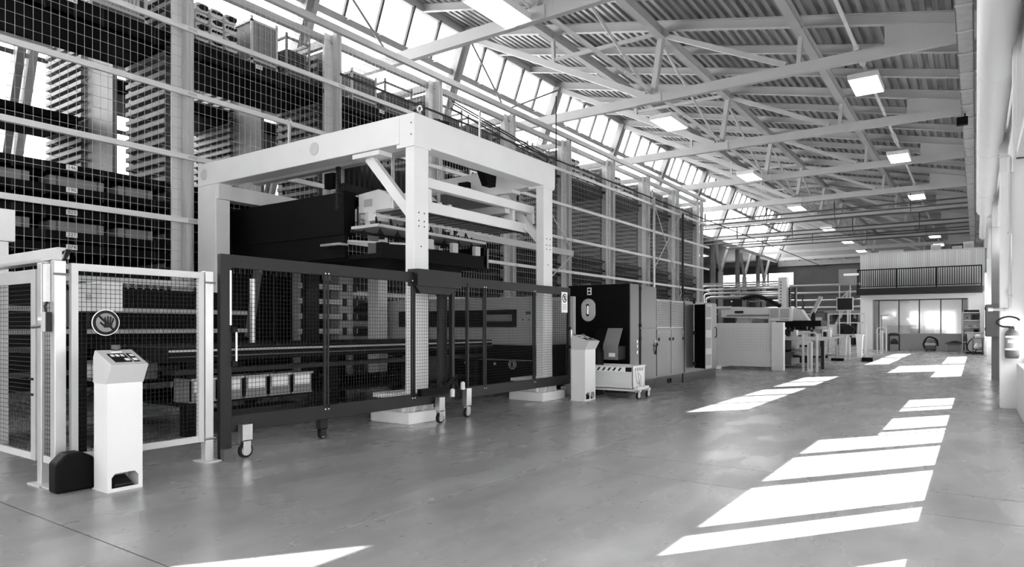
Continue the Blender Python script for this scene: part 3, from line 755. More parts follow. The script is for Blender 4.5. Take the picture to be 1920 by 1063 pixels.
MB().prism([(6.95, 1.98), (7.9, 1.98), (7.9, 2.22), (6.95, 2.22)], 'x', -6.62, -6.42).build('track_box', 'charcoal', g1, bevel=.004)
MB().prism([(6.95, 1.98), (7.85, 1.98), (7.7, 1.88), (7.05, 1.88)], 'x', -6.56, -6.46).build('track_skirt', 'charcoal', g1)
g2 = gate_leaf('right leaf of the dark mesh sliding gate, with a small white notice', -6.6, 7.62, 11.55, (8.75, 10.25), 11.5)
B(-6.64, -6.59, 8.28, 8.31, .35, 2.1).build('muntin', 'charcoal', g2)
B(-6.64, -6.602, 7.76, 7.79, .35, 2.1).build('muntin', 'charcoal', g2)
nt_ = B(-6.6, -6.592, 11.2, 11.42, 1.68, 2.08).build('notice', 'label', g2)
m = MB().lathe([(.085, 0), (.085, .004)], (-6.592, 11.31, 1.96), 'x', 20); m.build('prohibition_ring', 'paperdark', nt_)
MB().lathe([(.065, 0), (.065, .003)], (-6.588, 11.31, 1.96), 'x', 20).build('ring_face', 'label', nt_)
MB().bar((-6.584, 11.26, 2.01), (-6.584, 11.36, 1.91), .003, .02).build('ring_slash', 'paperdark', nt_)
MB().box(-6.586, -6.582, 11.29, 11.33, 1.92, 2.0).build('pictogram', 'paperdark', nt_)
for z in (1.83, 1.80, 1.77, 1.74): B(-6.592, -6.59, 11.23, 11.39, z, z+.012).build('print_line', 'steel', nt_)
B(-6.48, -6.4, 7.0, 7.6, .42, .52).build('drive_box', 'black', g1)
m = MB()
for k in range(6): m.pipe([(-6.44, 7.5+.02*k, .5), (-6.42, 7.65+.03*k, .6+.015*k), (-6.44, 7.85, .52-.02*k)], .014, 6)
m.build('drive_cable', 'rubber', g1)
def caster(parent, X, y, zt, r=.075, fork='galv'):
    B(X-.045, X+.045, y-.06, y+.06, 2*r+.03, zt).build('caster_bracket', fork, parent, bevel=.004)
    MB().box(X-.035, X-.028, y-.045, y+.045, r-.02, 2*r+.03).box(X+.028, X+.035, y-.045, y+.045, r-.02, 2*r+.03).box(X-.035, X+.035, y-.045, y+.045, 2*r+.02, 2*r+.035).build('caster_fork', fork, parent)
    wv = MB().lathe([(r*.75, -.022), (r, -.018), (r, .018), (r*.75, .022)], (X, y, r), 'x', 20).build('wheel', 'rubber', parent, smooth=True)
    MB().lathe([(r*.7, -.026), (r*.7, .026)], (X, y, r), 'x', 16).build('hub', 'galv', wv, smooth=True)
caster(g1, -6.44, 4.27, .36, .08); caster(g1, -6.42, 7.42, .38, .075); caster(g2, -6.5, 8.15, .45, .075)
MB().lathe([(.035, 0), (.035, .1), (.02, .12)], (-6.42, 7.7, .36), 'z', 12).build('buffer', 'white', g1); MB().lathe([(.035, 0), (.035, .1), (.02, .12)], (-6.48, 8.02, .44), 'z', 12).build('buffer', 'white', g2)
caster(g1, -6.75, 5.55, .3, .05, 'charcoal')

# ================================================================== PALE SAFETY FENCE, front left
def hand_sign(parent, X, y, z, r, facing='x'):
    d = MB().lathe([(r, 0), (r, .006)], (X, y, z), 'x', 32).build('sign_disc', 'label', parent); MB().lathe([(r*.72, .006), (r*.72, .008)], (X, y, z), 'x', 32).build('sign_field', 'mgrey', d)
    m = MB(); n = 32
    def ring(a, b, x0, x1):
        v = []; f = []
        for xx in (x0, x1):
            for rr in (a, b):
                for k in range(n): t = 2*math.pi*k/n; v.append((xx, y+rr*math.cos(t), z+rr*math.sin(t)))
        for k in range(n):
            k2 = (k+1) % n
            f += [(k, k2, n+k2, n+k), (2*n+k, 3*n+k, 3*n+k2, 2*n+k2), (k, 2*n+k, 2*n+k2, k2), (n+k, n+k2, 3*n+k2, 3*n+k)]
        return MB().add(v, f)
    ring(r*.72, r*.94, X+.006, X+.009).build('sign_ring', 'paperdark', d)
    MB().bar((X+.0095, y-r*.52, z+r*.52), (X+.0095, y+r*.52, z-r*.52), .003, r*.16).build('sign_slash', 'paperdark', d)
    h = MB().prism([(y-.28*r+.1*r, z-.38*r), (y+.3*r+.1*r, z-.38*r), (y+.36*r+.1*r, z+.02*r), (y-.2*r+.1*r, z+.02*r)], 'x', X+.0115, X+.014)
    for k, (dy, l) in enumerate(((-.13, .42), (.04, .5), (.2, .46), (.36, .34))):
        h.bar((X+.0128, y+dy*r+.08*r, z), (X+.0128, y+dy*1.25*r+.08*r, z+l*r), .0025, .11*r)
    h.bar((X+.0128, y-.1*r, z-.28*r), (X+.0128, y-.42*r, z+.02*r), .0025, .12*r)
    h.build('sign_hand', 'paperdark', d)
    return d
ff = thing('safety_fence', 'pale framed mesh fence panel with a round no-touching sign', 'fence', (-6.55, 3.25, 0))
Xf = -6.55
for y in (2.55, 3.93): B(Xf-.09, Xf, y-.045, y+.045, 0, 1.98).build('post', 'alu', ff, bevel=.006)
for y in (2.55, 3.93): MB().box(Xf-.16, Xf+.07, y-.09, y+.09, 0, .012).build('foot_plate', 'lgrey', ff)
B(Xf-.058, Xf-.012, 2.696, 3.819, 1.90, 1.965).build('top_rail', 'lgrey', ff); B(Xf-.058, Xf-.012, 2.696, 3.819, .215, .275).build('bottom_rail', 'lgrey', ff)
for y in (2.64, 3.82): B(Xf-.06, Xf-.01, y, y+.055, .215, 1.965).build('stile', 'lgrey', ff)
o = MB().wires('x', Xf-.035, 2.69, 3.83, .27, 1.91, .041, .041, .0026).build('wire_mesh', 'wire_dark', ff); o['kind'] = 'stuff'
hand_sign(ff, Xf-.03, 2.93, 1.44, .12)
for z in (1.86, .24):
    m = MB()
    for y in (2.55, 3.93): m.tube((Xf+.004, y+.06, z), (Xf+.004, y-.06, z), .012, 6)
    m.build('clamp', 'galv', ff)
B(Xf-.1, Xf-.02, 2.55+.06, 2.6+.06, 0, .22).build('leg', 'lgrey', ff)
sfn = thing('safety_fence', 'grey framed mesh fence panel at the left edge meeting the pale corner post', 'fence', (-7.9, 2.54, 0))
Yf = 2.54
for x in (-6.86, -8.55): B(x-.045, x+.045, Yf-.04, Yf+.04, 0, 1.97).build('post', 'alu', sfn, bevel=.005)
for x in (-6.86, -8.55): MB().box(x-.09, x+.16, Yf-.1, Yf+.1, 0, .012).build('foot_plate', 'lgrey', sfn)
B(-8.399, -7.041, Yf-.038, Yf-.002, 1.80, 1.92).build('top_rail', 'steel', sfn); B(-8.399, -7.041, Yf-.038, Yf-.002, .2, .26).build('bottom_rail', 'lgrey', sfn)
for x in (-8.5, -7.04): B(x, x+.1, Yf-.04, Yf, .2, 1.92).build('stile', 'steel', sfn)
o = MB().wires('y', Yf-.02, -8.4, -7.03, .26, 1.82, .041, .041, .0026).build('wire_mesh', 'wire_dark', sfn); o['kind'] = 'stuff'
o = MB().wires('y', Yf-.02, -6.79, -6.66, .2, 1.9, .041, .041, .0026).build('wire_mesh', 'wire_dark', sfn); o['kind'] = 'stuff'
B(-6.8, -6.65, Yf-.03, Yf-.01, .2, .26).build('bottom_rail', 'lgrey', sfn)
for z in (.92, .78): B(-7.06, -6.98, Yf-.05, Yf-.03, z, z+.02).build('hinge', 'rubber', sfn)
# channel above fence
ch = thing('cable_channel', 'pale cable channel along the top of the left fence', 'cable channel', (-7.8, 2.6, 1.98))
B(-8.6, -6.9, 2.66, 2.76, 2.03, 2.13).build('channel', 'lgrey', ch); B(-8.6, -6.9, 2.5, 2.58, 1.975, 1.985).build('shelf', 'galv', ch)
B(-6.82, -6.6, 2.5, 2.58, 1.985, 2.075).build('end_channel', 'lgrey', ch)
B(-8.6, -6.9, 2.6, 2.66, 1.985, 2.03).build('bracket_strip', 'steel', ch)
for k in range(4): MB().pipe([(-6.95, 2.7+.012*k, 2.07), (-6.8, 2.7+.012*k, 2.1), (-6.66, 2.64+.01*k, 2.08), (-6.6, 2.6, 1.99)], .012, 6).build('cable', 'charcoal', ch)
isw = thing('interlock_switch', 'small pale interlock switch box on the corner fence post', 'switch', (-6.68, 2.5, 1.35))
B(-6.73, -6.62, 2.46, 2.5, 1.36, 1.53).build('housing', 'lgrey', isw, bevel=.004); B(-6.62, -6.6, 2.46, 2.5, 1.36, 1.53).build('side_cover', 'charcoal', isw)
MB().tube((-6.72, 2.47, 1.41), (-6.84, 2.44, 1.40), .016, 8).build('lever', 'dgrey', isw); MB().lathe([(.015, 0), (.015, -.02)], (-6.71, 2.46, 1.47), 'y', 10).build('button', 'label', isw)
MB().pipe([(-6.66, 2.48, 1.53), (-6.66, 2.47, 1.58), (-6.63, 2.48, 1.62)], .01, 6).build('cable', 'charcoal', isw)
B(-6.7, -6.63, 2.47, 2.5, 1.62, 1.95).build('cable_duct', 'white2', isw)

# ================================================================== CONTROL PEDESTALS
def pedestal(label, x, y, w_, d_, h, screens, openings, knob=True):
    p = thing('control_pedestal', label, 'control post', (x, y, 0), 'white control pedestals')
    x0, x1, y0, y1 = x-d_/2, x+d_/2, y-w_/2, y+w_/2; hb = h-.26
    # hollow shell: sides, back, front with foot openings
    m = MB().box(x0, x1, y0, y0+.012, .0125, hb-.021).box(x0, x1, y1-.012, y1, .0125, hb-.021).box(x0, x0+.012, y0+.0125, y1-.0125, .0125, hb-.021)
    zo = .155; z = 0
    n = openings; ow = (w_-.05-.03*(n-1))/n*.92
    gap = (w_-n*ow)/(n+1)
    m.box(x1-.012, x1-.0005, y0+.0125, y1-.0125, zo, hb)
    for k in range(n+1): a = y0+k*(ow+gap); m.box(x1-.012, x1-.0005, max(a, y0+.0125), min(a+gap, y1-.0125), .03, zo)
    for k in range(n):
        a = y0+gap+k*(ow+gap)
        m.prism([(a, zo), (a+.03, zo), (a, zo-.035)], 'x', x1-.012, x1).prism([(a+ow, zo), (a+ow-.03, zo), (a+ow, zo-.035)], 'x', x1-.012, x1)
    m.box(x1-.012, x1-.0005, y0+.0125, y1-.0125, .0125, .03)
    m.build('column', 'white', p)
    B(x0-.03, x1, y0, y1, 0, .012).build('base_plate', 'white2', p)
    MB().box(x0+.05, x1-.02, y0+.03, y1-.03, .2, .22).build('inner_shelf', 'lgrey', p)
    # sloping console head
    hd = MB().prism([(x0, hb-.02), (x1, hb-.02), (x1+.09, hb+.14), (x0+.03, hb+.26), (x0, hb+.2)], 'y', y0-.008, y1+.008).build('console_head', 'lgrey', p, bevel=.004)
    def onslope(s, off): # s 0..1 from the front edge up the slope
        ax, az, bx, bz = x1+.09, hb+.14, x0+.03, hb+.26
        L_ = math.hypot(bx-ax, bz-az); nx, nz = (az-bz)/L_*-1, (ax-bx)/L_
        return ax+(bx-ax)*s+nx*off, az+(bz-az)*s+nz*off
    def plate(s0, s1, a, b, mt_, nm, th=.004, off=.0):
        P = [onslope(s0, off), onslope(s1, off), onslope(s1, off+th), onslope(s0, off+th)]
        return MB().prism(P, 'y', a, b).build(nm, mt_, hd)
    for (a, b) in screens:
        pl = plate(.18, .72, y0+a, y0+b, 'black', 'keypad', .004)
        nk = 3
        for k in range(nk): plate(.52, .64, y0+a+.015+k*(b-a-.02)/nk, y0+a+.015+k*(b-a-.02)/nk+(b-a)/nk*.55, 'label', 'key', .003, .004)
        plate(.25, .38, y0+b-.045, y0+b-.01, 'label', 'key', .003, .004)
    if knob:
        sx, sz = onslope(.85, 0); yy = y
        MB().lathe([(.045, 0), (.045, .012)], (sx, yy, sz-.006), 'z', 16).build('stop_ring', 'label', hd)
        MB().lathe([(.016, 0), (.016, .02), (.036, .024), (.036, .05), (.03, .058)], (sx, yy, sz+.004), 'z', 16).build('stop_button', 'dgrey', hd, smooth=True)
    for k in range(n):
        a = y0+gap+k*(ow+gap); pd_ = thing('foot_pedal', 'x', 'pedal', (x1-.08, a+ow/2, .012))
        MB().prism([(x1-.17, .012), (x1-.02, .012), (x1-.02, .03), (x1-.17, .05)], 'y', a+.03, a+ow-.03).build('pedal_base', 'rubber', pd_)
        MB().prism([(x1-.16, .09), (x1-.03, .04), (x1-.03, .055), (x1-.16, .11)], 'y', a+.04, a+ow-.04).build('tread', 'charcoal', pd_)
        pd_['label'] = 'black foot pedal inside the foot opening of the '+('front left pedestal' if openings == 1 else 'far pedestal, %s opening' % ('left' if k == 0 else 'right')); pd_['group'] = 'foot pedals'
    return p
pedestal('white control pedestal with one keypad standing before the left mesh fence', -6.12, 2.83, .29, .24, 1.2, [(.05, .19), (.205, .255)], 1)
pp = pedestal('white control pedestal with two keypads beside the striped trolley', -6.2, 11.35, .42, .3, 1.25, [(.03, .19), (.23, .39)], 2, False)
hd_ = [c for c in pp.children if c.name.startswith('console_head')][0]
for k, yy in enumerate((11.18, 11.52)):
    MB().lathe([(.03, 0), (.03, .025), (.02, .03)], (-6.3, yy, 1.235), 'z', 12).build('stop_button', 'dgrey', hd_, smooth=True)
tag(MB().prism([(2.42, 0), (2.72, 0), (2.72, .27), (2.62, .33), (2.5, .33), (2.42, .25)], 'x', -6.46, -6.3).build('floor_box', 'black', bevel=.02), 'black box on the floor behind the left control pedestal', 'box')

# ================================================================== MACHINES BEHIND THE GATE
lm = thing('laser_machine', 'pale laser machine body with a dark window behind the right gate leaf', 'machine', (-9.4, 12.3, 0))
B(-11.6, -7.38, 11.5, 12.9, 1.02, 2.03).build('upper_body', 'steel', lm, bevel=.02)
B(-11.6, -7.38, 11.48, 12.9, .12, 1.02).build('lower_body', 'black', lm, bevel=.01)
B(-11.2, -7.85, 11.46, 11.5, 1.40, 1.76).build('window', 'blackgloss', lm)
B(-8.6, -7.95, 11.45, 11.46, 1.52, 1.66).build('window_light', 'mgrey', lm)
B(-11.6, -7.38, 11.44, 11.48, .7, .72).build('trim_line', 'mgrey', lm)
hs = MB().lathe([(.1, 0), (.1, -.006)], (-7.95, 11.48, .62), 'y', 24).build('warning_disc', 'lgrey', lm); MB().lathe([(.085, 0), (.085, -.004)], (-7.95, 11.474, .62), 'y', 24).build('disc_ring', 'paperdark', hs); MB().lathe([(.065, 0), (.065, -.003)], (-7.95, 11.47, .62), 'y', 24).build('disc_face', 'lgrey', hs); B(-7.98, -7.92, 11.46, 11.467, .57, .67).build('disc_hand', 'paperdark', hs)
for x in (-10.2, -9.2, -8.4): MB().lathe([(.03, 0), (.03, -.01)], (x, 11.48, .62), 'y', 12).build('cap', 'lgrey', lm)
for x in (-7.7, -7.55): MB().lathe([(.018, 0), (.018, -.008)], (x, 11.5, 1.55), 'y', 10).build('bolt', 'dgrey', lm)
B(-7.62, -7.5, 11.49, 11.5, 1.66, 1.72).build('emblem', 'dgrey', lm)
for x in (-11.4, -7.6): B(x-.1, x+.1, 11.7, 12.7, 0, .12).build('foot', 'charcoal', lm)
# shuttle table
sh = thing('shuttle_table', 'long black shuttle table behind the left gate leaf', 'table', (-9.2, 7.4, 0))
B(-10.6, -8.05, 4.3, 10.9, .96, 1.14).build('table_top', 'black', sh)
B(-8.05, -8.02, 4.3, 10.9, 1.09, 1.115).build('edge_rail', 'lgrey', sh); B(-8.05, -8.03, 4.3, 10.9, 1.02, 1.035).build('edge_rail', 'dgrey', sh)
B(-8.4, -8.1, 4.4, 10.8, .80, .86).build('lower_beam', 'charcoal', sh)
for y in (4.7, 7.0, 9.0, 10.6):
    for x in (-10.4, -8.3): B(x-.08, x+.08, y-.08, y+.08, 0, .96).build('leg', 'black', sh)
B(-10.5, -8.2, 4.5, 10.7, .40, .44).build('shelf', 'black', sh)
B(-8.35, -8.05, 8.6, 9.6, .44, .8).build('control_box', 'charcoal', sh)
B(-8.5, -8.1, 4.9, 6.3, .04, .3).build('drawer_box', 'charcoal', sh)
for k in range(5):
    t = thing('storage_bin', 'pale storage bin, %s from the left in the row under the shuttle table' % NTH[k], 'bin', (-8.15, 4.75+.38*k, .44), 'storage bins under the shuttle table')
    y = 4.6+.38*k
    m = MB().box(-8.5, -8.1, y, y+.36, .44, .46).box(-8.12, -8.1, y, y+.36, .46, .74).box(-8.5, -8.48, y, y+.36, .46, .74).box(-8.5, -8.1, y, y+.02, .46, .74).box(-8.5, -8.1, y+.34, y+.36, .46, .74)
    m.build('bin_body', 'mgrey', t); B(-8.1, -8.095, y+.05, y+.31, .57, .71).build('bin_label', 'label', t); B(-8.1, -8.07, y, y+.36, .72, .745).build('rim', 'steel', t)
rg = thing('shade_sheet', 'added black sheet standing in for shade behind the clamp tower', 'guard', (-12.6, 9.4, 0))  # dark sheet added to stand in for the shade of the enclosure
B(-12.62, -12.58, 7.75, 11.0, .3, 2.5).build('sheet', 'black', rg)
for y in (7.7, 9.0, 11.0): B(-12.64, -12.56, y, y+.06, 0, 2.55).build('post', 'charcoal', rg)
ct = thing('clamp_tower', 'grey tower of clamps and bars seen through the left gate leaf', 'tower', (-12.1, 9.9, 0))
for y in (9.3, 10.35): B(-12.3, -12.0, y, y+.42, 0, 2.75).build('mast', 'steel', ct)
for k in range(5):
    B(-11.99, -11.93, 9.2, 10.85, 1.25+.33*k, 1.36+.33*k).build('clamp_bar', 'lgrey', ct)
    for y in (9.28, 10.4, 10.7): B(-11.93, -11.9, y, y+.1, 1.22+.33*k, 1.39+.33*k).build('clamp_block', 'charcoal', ct)
m = MB()
for k in range(24): m.box(-12.02, -11.9, 7.85-.02*k+.0, 7.95-.02*k, 2.6-.05*k, 2.63-.05*k)
tag(MB().bar((-11.5, 7.9, 2.5), (-11.5, 7.7, 1.2), .05, .16).build('cable_guide', 'dgrey'), 'slanting dark cable guide behind the left end of the gate', 'cable guide')
wc = thing('electric_cabinet', 'tall white electric cabinet at the left edge behind the fence', 'cabinet', (-10.1, 2.95, 0))
B(-10.8, -9.5, 2.8, 3.15, 0, 2.42).build('body', 'white', wc, bevel=.01); B(-10.85, -9.45, 2.75, 3.2, 2.42, 2.80).build('top_box', 'white', wc, bevel=.01)
B(-10.7, -9.6, 2.79, 2.8, .3, 2.3).build('door', 'white2', wc); B(-10.5, -9.8, 2.782, 2.79, 1.6, 2.0).build('screen', 'black', wc)
fw = thing('feed_unit', 'dark handling unit with a white box behind the pale fence', 'machine', (-9.3, 4.0, 0))
B(-8.0, -7.3, 3.2, 3.42, 1.56, 1.86).build('drive_box', 'white', fw, bevel=.01); B(-7.6, -7.5, 3.19, 3.2, 1.68, 1.74).build('plate', 'steel', fw)
B(-7.98, -7.9, 3.25, 3.33, 0, 1.56).build('stand', 'black', fw); B(-8.3, -8.0, 3.22, 3.4, 1.4, 1.8).build('stand', 'charcoal', fw)
for z, mt_ in ((1.62, 'steel'), (1.3, 'steel'), (1.05, 'dgrey'), (.7, 'dgrey')): B(-10.9, -10.8, 3.0, 7.2, z, z+.07).build('rail', mt_, fw)
B(-11.0, -10.9, 3.0, 7.2, .5, 2.0).build('backing', 'black', fw)
B(-9.2, -8.5, 3.7, 4.4, .75, .98).build('tray', 'dgrey', fw); B(-8.9, -8.6, 3.69, 3.7, .8, .95).build('tray_label', 'steel', fw)
for y in (3.75, 4.35): B(-9.1, -9.0, y-.04, y+.04, 0, .75).build('tray_leg', 'charcoal', fw)
B(-8.9, -8.3, 3.6, 4.0, .02, .08).build('plinth', 'charcoal', fw)
MB().tube((-9.9, 6.7, .9), (-9.9, 6.7, 2.2), .05, 8).build('spindle', 'galv', fw)

# ================================================================== DUST COLLECTOR AND CABINETS
dc = thing('dust_collector', 'tall black dust collector with an oval hatch and grey chute', 'machine', (-6.75, 13.3, 0))
B(-7.5, -6.02, 13.03, 13.48, .05, 2.32).build('body', 'black', dc, bevel=.01); B(-6.02, -6.0, 13.04, 13.48, .05, 2.32).build('side_panel', 'cabgrey', dc)
B(-7.45, -7.0, 13.0, 13.03, .1, 2.2).build('front_panel', 'black', dc)
for z in (2.2, 1.4, 1.1): B(-6.06, -5.98, 13.49, 13.58, z, z+.07).build('hinge', 'rubber', dc)
def oval(x, y, z, a, b, d, n=28):
    P = []
    for k in range(n):
        t = 2*math.pi*k/n; P.append((x+a*math.cos(t), z+(b-a)*(1 if math.sin(t) > 0 else -1)+a*math.sin(t)))
    return MB().prism(P, 'y', y, y-d)
hk = oval(-6.97, 13.0, 1.77, .175, .25, .03).build('hatch', 'alu', dc, bevel=.012)
oval(-6.97, 12.97, 1.77, .14, .21, .012).build('hatch_face', 'lgrey', hk); 
MB().pipe([(-6.97, 12.96, 1.67), (-6.94, 12.9, 1.68), (-6.94, 12.9, 1.86), (-6.97, 12.96, 1.87)], .014, 8).build('hatch_handle', 'chrome', hk)
for z in (1.67, 1.87): MB().lathe([(.035, 0), (.035, -.01)], (-6.97, 12.958, z), 'y', 14).build('handle_rose', 'black', hk)
B(-7.0, -6.9, 12.99, 13.0, 2.1, 2.26).build('warning_plate', 'label', dc); B(-6.98, -6.92, 12.985, 12.99, 2.12, 2.17).build('warning_mark', 'paperdark', dc); B(-6.98, -6.92, 12.985, 12.99, 2.19, 2.24).build('warning_mark', 'paperdark', dc)
MB().lathe([(.13, 0), (.13, .05), (.1, .05)], (-7.2, 13.25, 2.32), 'z', 18).build('exhaust_ring', 'dgrey', dc)
cu = MB().prism([(12.98, 1.36), (12.98, .66), (12.62, .72), (12.62, 1.0), (12.85, 1.36)], 'x', -6.7, -6.22).build('chute_body', 'black', dc)
MB().prism([(12.845, 1.37), (12.61, 1.0), (12.61, .72), (12.60, .72), (12.60, 1.0), (12.835, 1.375)], 'x', -6.42, -6.08).build('chute_front', 'mgrey', dc)
B(-6.24, -6.08, 12.62, 12.98, .72, 1.0).build('chute_cheek', 'black', dc)
MB().box(-6.28, -6.14, 12.592, 12.6, .78, .86).build('chute_label', 'label', dc)
MB().prism([(-6.56, .78), (-6.48, .78), (-6.52, .85)], 'y', 12.60, 12.62).build('warning_triangle', 'label', dc)
for x, z in ((-6.9, 1.12), (-6.84, 1.0), (-6.97, 1.05), (-6.88, .95), (-6.8, .9)): MB().lathe([(.02, 0), (.015, -.03)], (x, 13.0, z), 'y', 8).build('fitting', 'galv', dc)
for z in (1.05, .95, .82): B(-6.0, -5.995, 13.36, 13.42, z, z+.07).build('sticker', 'label', dc)
ec_ = thing('control_cabinet', 'grey two-door control cabinet next to the black dust collector', 'cabinet', (-6.5, 14, 0))
B(-7.2, -6.02, 13.59, 14.45, .22, 2.31).build('body', 'cabgrey', ec_); B(-7.2, -6.05, 13.59, 14.45, 0, .22).build('plinth', 'charcoal', ec_)
for z0, z1 in ((.24, 1.365), (1.385, 2.3)): B(-6.02, -6.0, 13.6, 14.44, z0, z1).build('door', 'cabgrey', ec_, bevel=.003)
m = MB().pipe([(-5.99, 14.41, .95), (-5.96, 14.43, 1.0), (-5.96, 14.4, 1.02), (-5.96, 14.36, .98), (-5.99, 14.37, .78)], .016, 8).build('padlock_handle', 'rubber', ec_)
B(-6.0, -5.99, 14.38, 14.42, 1.05, 1.1).build('tag', 'label', ec_)
for z in (2.1, 1.5): MB().lathe([(.012, 0), (.012, .012)], (-6.0, 14.4, z), 'x', 8).build('latch', 'label', ec_)
gcb = thing('machine_cabinet', 'long grey machine cabinet with a grille above four doors', 'cabinet', (-6.5, 15.3, 0))
B(-7.2, -6.02, 14.46, 16.22, .24, 2.05).build('body', 'cabgrey', gcb); B(-7.2, -6.05, 14.46, 16.22, 0, .24).build('plinth', 'charcoal', gcb)
for k in range(2): B(-6.02, -6.0, 14.48+.87*k, 15.33+.87*k, .27, 1.34).build('door', 'cabgrey', gcb, bevel=.003)
for k, y in enumerate((14.56, 15.22, 15.44, 16.1)): B(-6.0, -5.99, y, y+.07, 1.08, 1.15).build('door_lock', 'black', gcb)
for y in (14.56, 15.22, 15.44, 16.1): MB().lathe([(.014, 0), (.014, .008)], (-6.0, y+.03, 1.27), 'x', 8).build('screw', 'label', gcb)
gr_ = MB(); 
for k in range(2): gr_.box(-6.015, -6.008, 14.5+.87*k, 15.31+.87*k, 1.38, 2.02)
go = gr_.build('grille_panel', 'steel', gcb)
m = MB()
for j in range(20):
    for k in range(50):
        y = 14.52+k*.0335; m.box(-6.008, -6.006, y, y+.02, 1.41+j*.03, 1.428+j*.03)
o = m.build('grille_hole', 'black', gcb); o['kind'] = 'stuff'
B(-6.02, -5.99, 14.48, 14.5, 2.0, 2.03).build('corner', 'label', gcb)
for y in (15.25, 15.4): B(-6.05, -6.03, y, y+.06, .06, .16).build('fork_pocket', 'black', gcb)
for y in (14.5, 16.18): MB().pipe([(-6.1+.04*math.cos(a), y, 2.09+.04*math.sin(a)) for a in [2*math.pi*k/10 for k in range(11)]], .012, 6).build('lifting_eye', 'galv', gcb)
oc = thing('open_cabinet', 'grey cabinet with its black-sided door standing open', 'cabinet', (-6.5, 17.5, 0))
B(-7.2, -6.02, 16.24, 18.78, .24, 2.06).build('body', 'cabgrey', oc); B(-7.2, -6.03, 16.24, 18.78, 0, .24).build('plinth', 'charcoal', oc)
B(-6.02, -6.0, 16.26, 16.86, .26, 2.04).build('door', 'cabgrey', oc, bevel=.003)
MB().prism([(-6.0, 16.95), (-5.68, 16.82), (-5.66, 16.86), (-6.0, 17.0)], 'z', .34, 1.98).build('open_door', 'black', oc)
dn = MB().prism([(-5.665, 16.82), (-5.66, 16.83), (-5.60, 17.12), (-5.63, 17.13)], 'z', .34, 1.98).build('door_edge', 'steel', oc)
for k, z in enumerate((.42, .85, 1.32, 1.65)):
    MB().prism([(-5.652, 16.86), (-5.646, 16.86), (-5.60, 17.08), (-5.61, 17.08)], 'z', z, z+.28).build('door_pocket', 'mgrey', oc)
for z in (2.0, 1.2, .4): MB().tube((-5.99, 16.92, z), (-5.99, 16.92, z+.1), .03, 8).build('hinge', 'rubber', oc)
B(-6.02, -6.0, 17.8, 18.76, .26, 2.04).build('door', 'cabgrey', oc, bevel=.003)
MB().pipe([(-5.99, 18.6, 1.1), (-5.95, 18.6, 1.15), (-5.95, 18.6, 1.35), (-5.99, 18.6, 1.4)], .014, 8).build('handle', 'rubber', oc)
MB().pipe([(-6.1+.04*math.cos(a), 16.7, 2.1+.04*math.sin(a)) for a in [2*math.pi*k/10 for k in range(11)]], .012, 6).build('lifting_eye', 'galv', oc)
# short pale fence next to the collector
pf = thing('safety_fence', 'narrow pale fence panel between the gate and the dust collector', 'fence', (-7.1, 12.1, 0))
B(-6.9, -6.8, 12.02, 12.12, 0, 2.03).build('post', 'alu', pf); B(-6.98, -6.91, 12.04, 12.1, 0, 2.03).build('post', 'alu', pf)
B(-7.6, -6.98, 12.05, 12.09, 1.96, 2.02).build('rail', 'lgrey', pf); B(-7.6, -6.98, 12.05, 12.09, .2, .26).build('rail', 'lgrey', pf)
o = MB().wires('y', 12.07, -7.6, -6.98, .26, 1.96, .045, .045, .0028).build('wire_mesh', 'wire_dark', pf); o['kind'] = 'stuff'
MB().prism([(-7.0, 0), (-6.35, 0), (-6.35, .9), (-6.5, 1.15), (-7.0, .75)], 'y', 12.2, 12.5).build('black_cover', 'black', pf)
MB().prism([(-6.62, .44), (-6.54, .52), (-6.46, .44), (-6.54, .36)], 'y', 12.19, 12.2).build('hazard_diamond', 'steel', pf)
# ---- trolley
tr = thing('scrap_trolley', 'white tipping trolley with black hazard stripes on four wheels', 'trolley', (-5.9, 12.45, 0))
x0, x1, y0, y1, zb, zt = -6.56, -5.48, 12.02, 12.6, .19, .62
m = MB()
P = [(x0, zt), (x0, zb+.12), (x0+.1, zb), (x1, zb), (x1, zt)]
m.prism(P, 'y', y0, y0+.012).prism(P, 'y', y1-.012, y1)
m.box(x1-.012, x1, y0, y1, zb, zt).box(x0, x0+.012, y0, y1, zb+.12, zt).box(x0+.1, x1, y0, y1, zb, zb+.012)
m.add([(x0, y0, zb+.12), (x0+.1, y0, zb), (x0+.1, y1, zb), (x0, y1, zb+.12)], [(0, 1, 2, 3)])
m.build('tub', 'white', tr)
MB().box(x0-.015, x1+.015, y0-.02, y0+.01, zt, zt+.02).box(x0-.015, x1+.015, y1-.01, y1+.02, zt, zt+.02).box(x1-.01, x1+.02, y0, y1, zt, zt+.02).box(x0-.02, x0+.01, y0, y1, zt, zt+.02).build('rim', 'white', tr)
B(x0+.05, x1-.08, y0-.004, y0, zt-.1, zt-.005).build('stripe_band', 'label', tr)
for k in range(7): MB().prism([(x0+.07+.115*k, zt-.085), (x0+.11+.115*k, zt-.085), (x0+.16+.115*k, zt-.02), (x0+.12+.115*k, zt-.02)], 'y', y0-.007, y0-.004).build('stripe', 'paperdark', tr)
B(x1-.15, x1-.02, y0-.008, y0-.004, zt-.095, zt-.01).build('plate', 'paperdark', tr)
for k in range(5): MB().prism([(y0+.1+.085*k, zt-.09), (y0+.125+.085*k, zt-.09), (y0+.155+.085*k, zt-.025), (y0+.13+.085*k, zt-.025)], 'x', x1, x1+.003).build('stripe', 'paperdark', tr)
MB().pipe([(x1+.01, y0+.1, .55), (x1+.03, y0+.13, .35), (x1+.02, y0+.25, .28), (x1+.03, y0+.32, .4), (x1+.02, y0+.2, .5), (x1+.03, y0+.28, .25), (x1+.01, y0+.4, .3)], .008, 6, 5).build('cable_loop', 'galv', tr)
